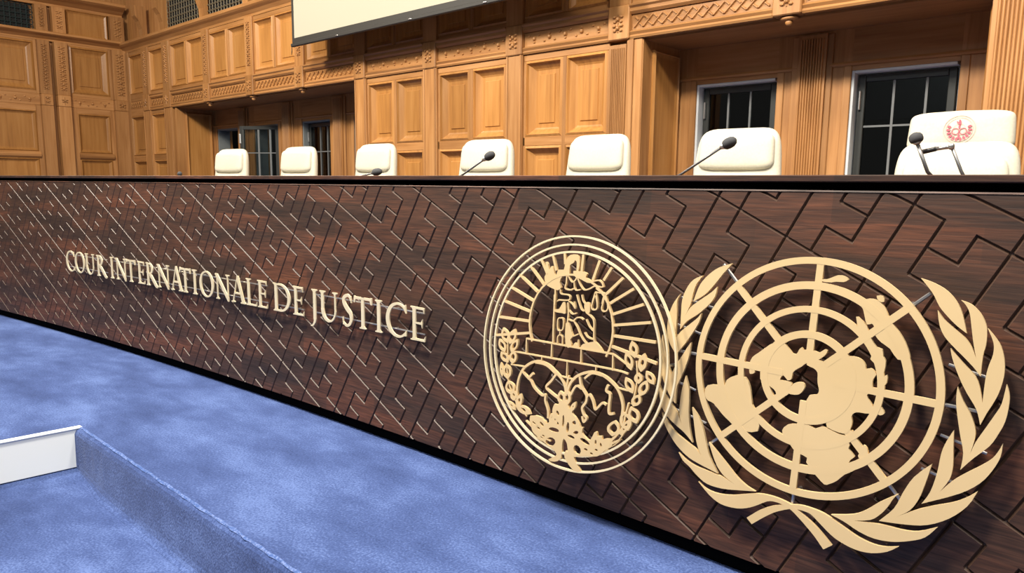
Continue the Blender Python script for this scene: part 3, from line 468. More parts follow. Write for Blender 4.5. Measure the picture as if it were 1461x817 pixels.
# backing behind everything, with the two window recesses left open below the soffit
bm = bmesh.new()
box(bm, XL, -11.09, -.6, -.085, 0, 6.5, back); box(bm, -6.35, -2.555, -.6, -.085, 0, 6.5, back)
box(bm, -11.09, -6.35, -.6, -.085, 2.235, 6.5, back); box(bm, -2.555, -.2, -.6, -.085, 2.235, 6.5, back); box(bm, -.2, UP_X, -.6, -.085, 0, 6.5, back)
bmesh.ops.recalc_face_normals(bm, faces=bm.faces[:]); obj('wall_core', bm, oak_v, wb)
pil = [-12.14, -11.33, -9.97, -8.70, -7.48, -6.24, -5.06, -3.90, -2.765, -1.40, -.06, 1.2, 2.4]
flush = [(-13.05, -11.09), (-6.35, -2.555), (-.2, UP_X)]
isflush = lambda u: any(a <= u <= b for a, b in flush)
for i, u in enumerate(pil):
    hw = .10 if u > -11 else .13
    if isflush(u):                                     # full pilasters: plain, or fluted beside the recesses
        if abs(u + 2.765) < .01:
            fluted(wb, back, u - .085, u + .075, .34, 2.20, .03, 8)
            slab(wb, 'pilaster_edge', back, u + .075, u + .135, .34, 2.235, -.05, .022, oak_v)
            slab(wb, 'pilaster_edge', back, u + .135, -2.555, .34, 2.235, -.05, .008, oak_v)
        elif abs(u + .06) < .01: fluted(wb, back, -.2, .08, .34, 3.4, .03, 11)
        else:
            slab(wb, 'pilaster', back, u - hw, u + hw, .34, 2.235, -.08, .03, oak_v)
            for sg in (-1, 1): slab(wb, 'pilaster_bead', back, u + sg * (hw - .018) - .01, u + sg * (hw - .018) + .01, .34, 2.235, .03, .040, oak_v)
    # block with a carved square on the frieze, and the upper pilaster strip with its carving
    slab(wb, 'frieze_block', back, u - hw, u + hw, 2.235, 2.50, -.05, .045, oak_v, .008)
    carving(wb, back, u - hw * .62, u + hw * .62, 2.29, 2.43, .045, 'scroll', i)
    slab(wb, 'upper_pilaster', back, u - hw, u + hw, 2.50, 3.26, -.08, .03, oak_v)
    if u < -6.5: carving(wb, back, u - hw * .5, u + hw * .5, 2.62, 3.2, .03, 'scroll', i)
    if u < -6.5:                                       # scrolled bracket carrying the cornice above
        profile(wb, 'bracket', lambda a, d, z: back(a, d, z), u - .07, u + .07, [(-.02, 3.42), (.05, 3.42), (.06, 3.55), (.10, 3.66), (.16, 3.74), (.17, 3.9), (-.02, 3.9)], oak_v)
ends = [XL] + pil + [UP_X]
for i in range(len(pil) - 1):
    a, b = pil[i], pil[i + 1]; ha, hb = (.10 if a > -11 else .13), (.10 if b > -11 else .13); u0, u1 = a + ha, b - hb
    profile(wb, 'frieze_ledge', back, u0, u1, [(-.05, 2.235), (.02, 2.235), (.028, 2.25), (.02, 2.265), (.032, 2.285), (.012, 2.30), (-.05, 2.30)], oak_x)
    slab(wb, 'frieze_band', back, u0, u1, 2.30, 2.425, -.05, 0., oak_x)
    carving(wb, back, u0 + .03, u1 - .03, 2.31, 2.415, 0., 'stud' if -6.3 < a < -2.8 else 'band', i)
    profile(wb, 'frieze_ledge', back, u0, u1, [(-.05, 2.425), (.012, 2.425), (.03, 2.445), (.03, 2.47), (.045, 2.485), (.045, 2.50), (-.05, 2.50)], oak_x)
    w = u1 - u0
    slab(wb, 'rail', back, u0, u1, 2.50, 2.545, -.05, 0., oak_x); slab(wb, 'rail', back, u0, u1, 3.20, 3.26, -.05, 0., oak_x)
    if w > .8:
        mid = (u0 + u1) / 2
        panel(wb, back, u0, mid - .02, 2.545, 3.20); panel(wb, back, mid + .02, u1, 2.545, 3.20); slab(wb, 'stile', back, mid - .02, mid + .02, 2.545, 3.20, -.05, .004, oak_v)
    else: panel(wb, back, u0, u1, 2.545, 3.20)
    if u0 < -7 and a > -11.5:                                        # iron grilles over the cornice
        slab(wb, 'grille_recess', back, u0, u1, 3.42, 4.2, -.05, -.03, void, 0)
        bm = bmesh.new(); st = .085; nx = int((u1 - u0) / st)
        for k in range(nx + 1):
            for r_ in range(6):
                cx, cz = u0 + k * st, 3.47 + r_ * st
                ring2 = [(cx + .05 * math.cos(t), cz + .05 * math.sin(t)) for t in [k2 * math.pi / 4 for k2 in range(8)]]
                tube(bm, [back(x, -.012, z) for x, z in ring2 + ring2[:1]], .007, 4, False)
        gr = obj('grille', bm, bronze, wb); gr['kind'] = 'stuff'
    if isflush(mid if w > .8 else (u0 + u1) / 2):
        slab(wb, 'rail', back, u0, u1, 2.175, 2.235, -.05, .004, oak_x)
        if w > .8:
            for p, q in ((u0 + .02, mid - .02), (mid + .02, u1 - .02)):
                panel(wb, back, p, q, 1.50, 2.175, 0, .085, .055); panel(wb, back, p, q, .62, 1.42, 0, .085, .055)
            slab(wb, 'rail', back, u0, u1, 1.42, 1.50, -.05, .004, oak_x); slab(wb, 'stile', back, mid - .02, mid + .02, .62, 2.175, -.05, .006, oak_v)
            for p in (u0, u1 - .02): slab(wb, 'stile', back, p, p + .02, .62, 2.175, -.05, .004, oak_v)
        else:
            panel(wb, back, u0, u1, 1.50, 2.175, 0, .07); panel(wb, back, u0, u1, .62, 1.42, 0, .07); slab(wb, 'rail', back, u0, u1, 1.42, 1.50, -.05, .004, oak_x)
        slab(wb, 'rail', back, u0, u1, .34, .62, -.05, .004, oak_x)
# narrow panel in the corner
panel(wb, back, -12.86, -12.27, 2.545, 3.20); panel(wb, back, -12.86, -12.27, 1.50, 2.175, 0, .07); panel(wb, back, -12.86, -12.27, .62, 1.42, 0, .07)
for z0_, z1_ in ((1.42, 1.50), (2.175, 2.30), (2.425, 2.545), (3.2, 3.26), (.34, .62)): slab(wb, 'rail', back, -12.86, -12.27, z0_, z1_, -.05, .004, oak_x)
slab(wb, 'frieze_band', back, -12.86, -12.27, 2.30, 2.425, -.05, 0, oak_x); carving(wb, back, -12.84, -12.29, 2.31, 2.415, 0, 'band', 77)
slab(wb, 'pilaster', back, -13.05, -12.86, .34, 3.26, -.05, .02, oak_v)
profile(wb, 'cornice', back, XL, UP_X, corn(3.26, 3.42, .10), oak_x)
for u in (-9.97, -8.70, -7.48, -1.40):                 # small turned pendants under the frieze blocks
    bm = bmesh.new(); superell(bm, back(u, -.02, 2.222), .13, .09, .035, .9, 14, 6); superell(bm, back(u, -.02, 2.195), .05, .05, .05, 1, 12, 8); obj('pendant', bm, oak_v, wb, True)

# recesses: soffit, side cheeks, lintel panels, pilasters and the windows in them
def recess(u0, u1, wins, pils):
    bm = bmesh.new(); box(bm, u0, u1, -.62, -.045, 2.22, 2.2345, back); bmesh.ops.recalc_face_normals(bm, faces=bm.faces[:]); obj('soffit', bm, oak_x, wb)
    for u, sg in ((u0, 1), (u1, -1)):                  # cheek with its own sunk panel
        F = (lambda a, d, z, u=u, sg=sg: (u + sg * d, YW + a, z))
        bm = bmesh.new(); box(bm, .0, .62, -.05, .008, .34, 2.222, F); bmesh.ops.recalc_face_normals(bm, faces=bm.faces[:]); obj('recess_cheek', bm, oak_v, wb)
        bm = bmesh.new(); coffer(bm, F, .14, .56, .7, 2.16, .026, .05, .012, False); obj('wall_panel', bm, field_v, wb)
    R = lambda a, d, z: (a, YR - d, z)
    xs = [u0] + [q for w_ in wins for q in (w_ - .345, w_ + .345)] + [u1]
    for a, b in zip(xs[::2], xs[1::2]):
        slab(wb, 'recess_pier', R, a, b, .34, 2.22, -.25, 0, oak_v, 0)
    for w_ in wins:
        slab(wb, 'lintel_panel', R, w_ - .345, w_ + .345, 1.92, 2.22, -.25, 0, oak_x, 0)
        slab(wb, 'sill_panel', R, w_ - .345, w_ + .345, .34, .95, -.25, 0, oak_x, 0)
        profile(wb, 'lintel_moulding', R, w_ - .50, w_ + .50, [(0, 1.955), (.014, 1.955), (.02, 1.97), (.012, 1.985), (0, 1.985)], oak_x)
        for sg in (-1, 1): slab(wb, 'window_bead', R, *sorted((w_ + sg * .345, w_ + sg * .40)), .9, 1.955, 0, .012, oak_v, .004)
    for p in pils:
        fluted(wb, R, p - .105, p + .105, .34, 2.20, .035, 9)
        for sg in (-1, 1): slab(wb, 'pilaster_edge', R, *sorted((p + sg * .105, p + sg * .15)), .34, 2.20, 0, .018, oak_v)
WR = [-2.035, -.795]; WL = [-10.62, -9.42, -8.10, -6.88]
recess(-2.555, -.2, WR, [-1.425]); recess(-11.09, -6.35, WL, [-10.10, -8.82, -7.55])
def window(n, u, vbars, hbars, hinge=None, ang=0., sill=.95, head=1.92):
    t = empty_struct('window_%d' % n)
    Rv = lambda a, d, z: (u + a, YR - d, z)
    for x0, x1, z0_, z1_ in ((-.345, -.325, sill, head), (.325, .345, sill, head), (-.325, .325, head - .02, head), (-.325, .325, sill, sill + .02)):
        bm = bmesh.new(); box(bm, x0, x1, -.20, -.09 if x0 > .3 else -.004, z0_, z1_, Rv, .003); bmesh.ops.recalc_face_normals(bm, faces=bm.faces[:]); obj('window_reveal', bm, reveal_white if n < 3 else reveal_shade, t)
    W_, H0, H1 = .315, sill + .03, head - .028
    if hinge is None: G = lambda a, d, z: (u + a, YR + .10 - d, z)
    else:
        hx = u + hinge * .31; ca, sa = math.cos(ang), math.sin(ang)
        G = lambda a, d, z: (hx + (a - hinge * .315) * ca - d * sa, YR + .03 + (a - hinge * .315) * sa - d * ca, z)
    for nm, x0, x1, z0_, z1_ in (('casement_stile', -W_, -W_ + .05, H0, H1), ('casement_stile', W_ - .05, W_, H0, H1), ('casement_rail', -W_ + .05, W_ - .05, H1 - .05, H1), ('casement_rail', -W_ + .05, W_ - .05, H0, H0 + .05)):
        bm = bmesh.new(); box(bm, x0, x1, -.02, .02, z0_, z1_, G, .004); bmesh.ops.recalc_face_normals(bm, faces=bm.faces[:]); obj(nm, bm, casement_grey, t)
    for x in vbars:
        bm = bmesh.new(); box(bm, x - .008, x + .008, -.008, .012, H0 + .05, H1 - .05, G); bmesh.ops.recalc_face_normals(bm, faces=bm.faces[:]); obj('glazing_bar', bm, lead_bar, t)
    for z in hbars:
        bm = bmesh.new(); box(bm, -W_ + .05, W_ - .05, -.006, .011, z - .007, z + .007, G); bmesh.ops.recalc_face_normals(bm, faces=bm.faces[:]); obj('glazing_bar', bm, lead_bar, t)
    xs = [-W_ + .05] + list(vbars) + [W_ - .05]; zs = [H0 + .05] + list(hbars) + [H1 - .05]
    for a, b in zip(xs, xs[1:]):
        for c_, e in zip(zs, zs[1:]):
            bm = bmesh.new(); box(bm, a, b, -.003, .003, c_, e, G); bmesh.ops.recalc_face_normals(bm, faces=bm.faces[:]); obj('pane', bm, glass, t)
    bm = bmesh.new(); box(bm, -W_ + .012, -W_ + .026, .02, .045, 1.64, 1.78, G, .004); bmesh.ops.recalc_face_normals(bm, faces=bm.faces[:]); obj('window_catch', bm, steel, t)
window(1, WR[0], [-.095, .095], [1.30]); window(2, WR[1], [-.075, .135], [1.52])
window(3, WL[2], [-.04, .13], [1.50]); window(4, WL[1], [-.02, .17], [1.50], 1, math.radians(30)); window(5, WL[0], [.05], [1.50], 1, math.radians(-50)); window(6, WL[3], [0.], [1.50])
# what stands outside those windows: a narrow court, its dimness put into the wall colour
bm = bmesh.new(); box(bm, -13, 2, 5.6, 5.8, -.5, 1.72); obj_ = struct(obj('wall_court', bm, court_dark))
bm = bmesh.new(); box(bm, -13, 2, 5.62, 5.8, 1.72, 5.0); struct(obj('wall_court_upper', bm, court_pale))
bm = bmesh.new(); box(bm, -13.6, 2.4, 3.85, 5.8, 2.9, 3.0); box(bm, -13.6, -13.2, 3.85, 5.8, -.5, 3.0); box(bm, 2.0, 2.4, 3.85, 5.8, -.5, 3.0); struct(obj('court_light_block', bm, court_dark))  # added unseen lid and ends, keep outside light off the reveals

# ------------------------------------------------------------------ left wall
wl = empty_struct('wall_left')
bm = bmesh.new(); box(bm, -7, YR + .2, -.5, -.085, -.2, 6.5, left); bmesh.ops.recalc_face_normals(bm, faces=bm.faces[:]); obj('wall_core', bm, oak_v, wl)
lp = []
for b0_ in (-1.15, .37, 1.89):                          # pairs of pilasters with a narrow gap, then a panel bay
    lp += [(b0_ - .02, b0_ + .15), (b0_ + .22, b0_ + .41)]
lp += [(2.98, 3.2)]
for i, (a, b) in enumerate(lp):
    slab(wl, 'pilaster', left, a, b, 0, 2.27, -.08, .075, oak_v); slab(wl, 'frieze_block', left, a, b, 2.27, 2.45, -.08, .085, oak_v, .008)
    carving(wl, left, a + .04, b - .04, 2.30, 2.42, .085, 'scroll', i)
    slab(wl, 'upper_pilaster', left, a, b, 2.45, 3.30, -.08, .075, oak_v); carving(wl, left, a + .035, b - .035, 2.52, 3.24, .075, 'scroll', i + 20)
    slab(wl, 'attic_block', left, a, b, 3.44, 3.85, -.08, .075, oak_v); carving(wl, left, a + .04, b - .04, 3.5, 3.8, .075, 'scroll', i + 40)
for i in range(0, len(lp) - 1, 2):                      # the dark slot between the two pilasters of a pair
    slab(wl, 'slot', left, lp[i][1], lp[i + 1][0], 0, 3.85, -.08, -.055, oak_v)
for i in range(1, len(lp) - 1, 2):
    u0, u1 = lp[i][1], lp[i + 1][0]
    panel(wl, left, u0 + .04, u1 - .04, 2.50, 3.27, 0, .10); panel(wl, left, u0 + .10, u1 - .07, 1.53, 2.18, 0, .06, .03, False); panel(wl, left, u0 + .10, u1 - .07, .45, 1.42, 0, .06, .03, False)
    for a, b in ((u0, u0 + .04), (u1 - .04, u1)): slab(wl, 'stile', left, a, b, 2.45, 3.30, -.05, .004, oak_v)
    for a, b in ((u0, u0 + .10), (u1 - .07, u1)): slab(wl, 'stile', left, a, b, 0, 2.27, -.05, .004, oak_v)
    for z0_, z1_ in ((2.45, 2.50), (3.27, 3.30)): slab(wl, 'rail', left, u0 + .04, u1 - .04, z0_, z1_, -.05, .004, oak_y)
    for z0_, z1_ in ((2.18, 2.27), (0, .45)): slab(wl, 'rail', left, u0 + .10, u1 - .07, z0_, z1_, -.05, .004, oak_y)
    profile(wl, 'rail_moulding', left, u0 + .09, u1 - .05, [(-.05, 1.42), (.01, 1.42), (.04, 1.45), (.045, 1.48), (.03, 1.51), (.01, 1.53), (-.05, 1.53)], oak_y)
    slab(wl, 'frieze_band', left, u0, u1, 2.27, 2.45, -.05, .006, oak_y); carving(wl, left, u0 + .05, u1 - .05, 2.30, 2.42, .006, 'stud', i)
    if u1 < 2.2:
        slab(wl, 'grille_recess', left, u0 + .05, u1 - .05, 3.46, 3.82, -.05, -.03, void, 0)
        bm = bmesh.new(); st = .075
        for k in range(int((u1 - u0 - .1) / st) + 1):
            for r_ in range(5):
                cx, cz = u0 + .06 + k * st, 3.49 + r_ * st
                q = [(cx + .045 * math.cos(t), cz + .045 * math.sin(t)) for t in [k2 * math.pi / 4 for k2 in range(8)]]
                tube(bm, [left(x, -.012, z) for x, z in q + q[:1]], .007, 4, False)
        obj('grille', bm, iron, wl)['kind'] = 'stuff'
    else: panel(wl, left, u0 + .02, u1 - .02, 3.44, 3.85, 0, .05, .02, False)
profile(wl, 'cornice', left, -1.2, 3.2, corn(3.30, 3.44, .13), oak_y); profile(wl, 'cornice', left, -1.2, 3.2, corn(3.85, 4.05, .2), oak_y)

# ================================================================== the judges' bench
bench_t = thing('judges_bench', 'long curved dark wood judges bench with an engraved key pattern front', 'bench', (0, 0, 0))
SR, SL = -1.6, 7.6
AF = ((-.21398, .03172), (-.06621, -.03337), (.03096, -.06331))
TYPE = {(-8, 4): 'N', (-8, 3): 'Y', (-7, 3): 'Y', (-6, 3): 'M', (-7, 4): 'N', (-6, 4): 'M', (-5, 4): 'Y', (-5, 3): 'N', (-4, 4): 'M', (-5, 5): 'N', (-6, 5): 'X', (-7, 5): 'N', (-8, 5): 'Y',
        (-9, 6): 'M', (-8, 6): 'N', (-7, 6): 'N', (-6, 6): 'X', (-6, 2): 'M', (-5, 2): 'N', (-4, 2): 'M', (-4, 1): 'M', (-3, 1): 'Y', (-2, 1): 'Y', (-1, 1): 'X', (-1, 0): 'M', (0, 0): 'X', (-2, 0): 'M', (-2, 4): 'X'}
def grooves(tp):
    """engraved lines inside one 3 x 4 cell: ('D', column, from, to) and ('L', row, from, to)"""
    e = [('D', 1, 0, 1), ('L', 1, 1, 2), ('D', 2, 1, 3), ('L', 2, 1, 2), ('D', 1, 2, 3), ('L', 3, 0, 1), ('L', 3, 2, 3)]
    out = set()
    for k, c_, a, b in e:
        if tp in 'MX': (c_, a, b) = (c_, 4 - b, 4 - a) if k == 'D' else (4 - c_, a, b)
        if tp in 'NX': (c_, a, b) = (3 - c_, a, b) if k == 'D' else (c_, 3 - b, 3 - a)
        for q in range(a, b): out.add((k, c_, q))
    for q in range(4): out.add(('D', 0, q)); out.add(('D', 3, q))
    for q in range(3): out.add(('L', 0, q)); out.add(('L', 4, q))
    return out
GW, GD = .064, .0068                                   # half width (in grid units) and depth of an engraved line
rnd = random.Random(11)
def flat(P, Q): return (-(AF[0][0] + AF[1][0] * P + AF[2][0] * Q), AF[0][1] + AF[1][1] * P + AF[2][1] * Q)
for j in range(-9, 16):
    for i in range(-60, 16):
        c4 = [flat(3 * i + p, 4 * j + q) for p, q in ((0, 0), (3, 0), (3, 4), (0, 4))]
        if max(c[1] for c in c4) < -1. or min(c[1] for c in c4) > 0 or max(c[0] for c in c4) < -SL or min(c[0] for c in c4) > -SR: continue
        g = grooves(TYPE.get((i, j)) or rnd.choice('YNMX')); bm = bmesh.new()
        node = lambda p, q: any(((k, a, b) in g) for k, a, b in (('D', p, q), ('D', p, q - 1), ('L', q, p), ('L', q, p - 1)))
        co = lambda n_: [c for k in range(n_) for c in (k, k + GW, k + 1 - GW)] + [n_]
        Pc, Qc = co(3), co(4); V = {}
        for a, P in enumerate(Pc):
            for b, Q in enumerate(Qc):
                ip, iq = a % 3 == 0, b % 3 == 0
                dp = node(a // 3, b // 3) if ip and iq else ('D', a // 3, b // 3) in g if ip else ('L', b // 3, a // 3) in g if iq else False
                x, h = flat(3 * i + P, 4 * j + Q); V[a, b] = bm.verts.new((x, h, -GD if dp else 0.))
        for a in range(len(Pc) - 1):
            for b in range(len(Qc) - 1): bm.faces.new((V[a, b], V[a, b + 1], V[a + 1, b + 1], V[a + 1, b]))
        for pc, pn in (((0, 0, 0), (0, 1, 0)), ((0, -1., 0), (0, -1, 0)), ((-SL, 0, 0), (-1, 0, 0)), ((-SR, 0, 0), (1, 0, 0))):
            bmesh.ops.bisect_plane(bm, geom=bm.verts[:] + bm.edges[:] + bm.faces[:], plane_co=pc, plane_no=pn, clear_outer=True, dist=1e-6)
        if not bm.faces: bm.free(); continue
        uv = bm.loops.layers.uv.new('UVMap')
        for f_ in bm.faces:
            for l in f_.loops: l[uv].uv = (l.vert.co.x, l.vert.co.y)
        deep = {v for v in bm.verts if v.co.z < -1e-5}
        for v in bm.verts:
            x, h, dd = v.co; v.co = bench(-x, ZT + h, -SLOPE * h + dd)
        bm.normal_update()
        if sum(f_.normal.y * f_.calc_area() for f_ in bm.faces) > 0: bmesh.ops.reverse_faces(bm, faces=bm.faces[:])
        for f_ in bm.faces:
            if any(v in deep for v in f_.verts): f_.material_index = 1
        obj('engraved_tile', bm, None, bench_t, False, [panel_m, groove_m])
bm = bmesh.new(); arcslab(bm, SR, SL, [(-.012, ZT - .002), (-.012 + SLOPE, ZB), (-.05, ZB), (-.05, ZT - .002)]); obj('front_board', bm, cap_m, bench_t)
bm = bmesh.new(); arcslab(bm, SR, SL, [(0., ZT), (.002, ZT - .004), (-.012, ZT - .004), (-.05, ZT - .004), (-.05, ZT)]); obj('front_lip', bm, cap_m, bench_t)
bm = bmesh.new(); arcslab(bm, SR, SL, [(SLOPE - .03, 0), (SLOPE - .03, ZB), (-.05, ZB), (-.05, 0)]); obj('plinth', bm, black, bench_t)
bm = bmesh.new(); arcslab(bm, SR, SL, [(-.045, ZT), (-.045, 1.0744), (-.09, 1.0744), (-.09, ZT)]); obj('shadow_gap', bm, black, bench_t)
bm = bmesh.new(); arcslab(bm, SR, SL, [(.004, 1.0754), (.006, 1.0774), (.006, 1.0905), (.003, 1.0925), (-.25, 1.0925), (-.285, 1.066), (-.285, 1.055), (-.09, 1.0744), (.0, 1.0744)]); obj('top_rail', bm, cap_m, bench_t)
bm = bmesh.new(); arcslab(bm, SR, SL, [(-.285, 1.066), (-.95, 1.060), (-.95, 1.04), (-.285, 1.04)]); obj('desk_top', bm, cap_m, bench_t)
bm = bmesh.new(); arcslab(bm, SR, SL, [(-.88, 0.), (-.88, 1.05), (-.92, 1.05), (-.92, 0.)]); obj('back_board', bm, cap_m, bench_t)

# ================================================================== emblems
def frame(name, label, cat, o, e1, e2, n):
    t = thing(name, label, cat); t.matrix_world = Matrix.Translation(Vector(o)) @ Matrix((Vector(e1), Vector(e2), Vector(n))).transposed().to_4x4(); return t
world_e = frame('world_map_emblem', 'large gold world map emblem ringed by two laurel branches on the bench front', 'emblem', (-.0055, -.0864, .5896), (1, -.0075, 0), (.0007, .089, .996), (-.0074, -.996, .089))
rz = random.Random(5)
def piece(name, parent, mat, build):
    """one cut-out part; every part gets its own hair-thin height so that joined faces never coincide"""
    bm = bmesh.new(); dz = rz.random() * .0006; build(bm, -.008, dz); bmesh.ops.recalc_face_normals(bm, faces=bm.faces[:]); return obj(name, bm, mat, parent)
for a, b in ((.285, .3022), (.2215, .2410), (.1635, .1795), (.0990, .1175)):
    piece('map_ring', world_e, gold, lambda bm, z0, z1, a=a, b=b: ring(bm, a, b, z0, z1, 128))
for k in range(8):
    t = math.radians(-1.2 + 45 * k); c_, s_ = math.cos(t), math.sin(t)
    piece('meridian_bar', world_e, gold, lambda bm, z0, z1: plate(bm, [(c_ * r - s_ * w_, s_ * r + c_ * w_) for r, w_ in ((.06, -.0085), (.288, -.0085), (.288, .0085), (.06, .0085))], (), z0, z1))
for l in CONT: piece('land_mass', world_e, gold, lambda bm, z0, z1: plate(bm, smoothed(U4(l), 2), (), z0, z1))
for l in LEAVES: piece('laurel_leaf', world_e, gold, lambda bm, z0, z1: plate(bm, smoothed(U4(l), 3), (), z0, z1))
for l in STEMS: piece('laurel_stem', world_e, gold, lambda bm, z0, z1: plate(bm, smoothed(U4(l), 3), (), z0, z1))
for k in range(8):                                     # thin rods at the back tie the laurel to the rings
    if k == 2: continue
    t = math.radians(-1.2 + 45 * k); bm = bmesh.new(); tube(bm, [(r * math.cos(t), r * math.sin(t), -.013) for r in (.27, (.37, .345, 0, .365, .375, .345, .335, .34)[k])], .0045, 6); obj('support_rod', bm, steel, world_e)
for y, x0, x1 in ((.085, .30, .395), (-.075, .30, .39), (-.16, .27, .36), (.085, -.39, -.30), (-.075, -.385, -.30), (.16, -.37, -.26), (-.16, -.36, -.26)):
    bm = bmesh.new(); tube(bm, [(x0, y, -.012), (x1, y - .02, -.012)], .0035, 6); obj('support_rod', bm, steel, world_e)
for x, y in ((-.21, .21), (.21, .21), (-.21, -.21), (.21, -.21), (.38, .05), (-.37, .05), (0, -.294), (0, .294)):
    bm = bmesh.new(); tube(bm, [(x, y, -.008), (x, y, -.060)], .005, 8); obj('standoff_pin', bm, steel, world_e)

court_e = frame('court_seal_emblem', 'round gold openwork court seal with a standing figure on bricks, left of the world map', 'emblem', (-.7201, -.1213, .5372), (1, .0084, 0), (-.0007, .089, .996), (.0083, -.996, .089))
for a, b in ((.3655, .3712), (.3395, .3450), (.3160, .3225)): piece('rim_ring', court_e, gold_pale, lambda bm, z0, z1, a=a, b=b: ring(bm, a, b, z0, z1, 128))
for p, q in RAYS: piece('sun_ray', court_e, gold, lambda bm, z0, z1: ribbon(bm, [U4([p])[0], U4([q])[0]], .0085, z0, z1, 1))
t0, t1 = math.radians(-27), math.radians(206)
piece('halo_arc', court_e, gold, lambda bm, z0, z1: ribbon(bm, [(-.0096 + .162 * math.cos(t0 + (t1 - t0) * k / 24), .086 + .162 * math.sin(t0 + (t1 - t0) * k / 24)) for k in range(25)], .0065, z0, z1, 1))
def many(name, parent, polys=(), strokes=(), mat=None):
    bm = bmesh.new()
    for l in polys: plate(bm, smoothed(U4(l), 2), (), -.008, rz.random() * .0006)
    for w_, l in strokes: ribbon(bm, U4(l), w_ * 1e-4, -.008, rz.random() * .0006, 4)
    bmesh.ops.recalc_face_normals(bm, faces=bm.faces[:]); return obj(name, bm, mat or gold, parent)
many('justice_figure', court_e, FIGP, FIGS)
many('brick_base', court_e, (), BRICK)
many('globe', court_e, (), GLOBL); many('globe', court_e, (), GLOBR)
piece('tree', court_e, gold, lambda bm, z0, z1: plate(bm, smoothed(U4(TREEP[0]), 2), [U4(h) for h in TREEH], z0, z1))
def leafring(name, parent, l):
    P = smoothed(U4(l), 3); cx = sum(p[0] for p in P) / len(P); cy = sum(p[1] for p in P) / len(P)
    wd = min(max(abs(p[0] - cx) for p in P), max(abs(p[1] - cy) for p in P)); k = max(.2, 1 - 0.0092 / max(wd, .009))
    return piece(name, parent, gold, lambda bm, z0, z1: plate(bm, P, [[(cx + (p[0] - cx) * k, cy + (p[1] - cy) * k) for p in P]] if wd > .010 else (), z0, z1))
for nm, st, L in (('olive_branch', OLLS, OLL), ('olive_branch', OLRS, OLR)):
    b_ = many(nm, court_e, (), st)
    for l in L: leafring('leaf', b_, l)
tr = many('tree_branch', court_e, (), [(60, [(-90, -2700), (-110, -2000), (-60, -1300), (20, -700)])])
for l in TREEL: leafring('leaf', tr, l)
for x, y in ((-.34, 0), (.34, .02), (0, -.34), (-.02, .34), (.24, -.24), (-.24, .24)):
    bm = bmesh.new(); tube(bm, [(x, y, -.008), (x, y, -.088)], .0045, 8); obj('standoff_pin', bm, steel, court_e)

# ================================================================== raised lettering
def ell(cx, cy, rx, ry, a0=0, a1=360, n=40, rot=0):
    r = math.radians(rot); out = []
    for k in range(n + (a1 - a0 < 360)):
        t = math.radians(a0 + (a1 - a0) * k / n); x, y = rx * math.cos(t), ry * math.sin(t)
        out.append((cx + x * math.cos(r) - y * math.sin(r), cy + x * math.sin(r) + y * math.cos(r)))
    return out
def stem(x, w_, y0=0., y1=1., sl=.09, sr=.09, top=True, bot=True, h=.035, cv=.06):
    P = []
    if bot: P += [(x, y0 + h + cv), (x - sl * .35, y0 + h + .012), (x - sl, y0 + h), (x - sl, y0), (x + w_ + sr, y0), (x + w_ + sr, y0 + h), (x + w_ + sr * .35, y0 + h + .012), (x + w_, y0 + h + cv)]
    else: P += [(x, y0), (x + w_, y0)]
    if top: P += [(x + w_, y1 - h - cv), (x + w_ + sr * .35, y1 - h - .012), (x + w_ + sr, y1 - h), (x + w_ + sr, y1), (x - sl, y1), (x - sl, y1 - h), (x - sl * .35, y1 - h - .012), (x, y1 - h - cv)]
    else: P += [(x + w_, y1), (x, y1)]
    return P
def rib(pts, w_, n=6):
    a, b = stroke(pts, w_, n); return [(p.x, p.y) for p in a] + [(p.x, p.y) for p in reversed(b)]
T, H_ = .138, .062                                     # thick and thin strokes, cap height = 1
def arm(x0, x1, y, up): return [(x0, y - H_ / 2), (x1 - .03, y - H_ / 2), (x1, y - H_ / 2 - (.0 if up > 0 else .11)), (x1 + .02, y + H_ / 2 + (.11 if up > 0 else 0)), (x1 - .05, y + H_ / 2), (x0, y + H_ / 2)]
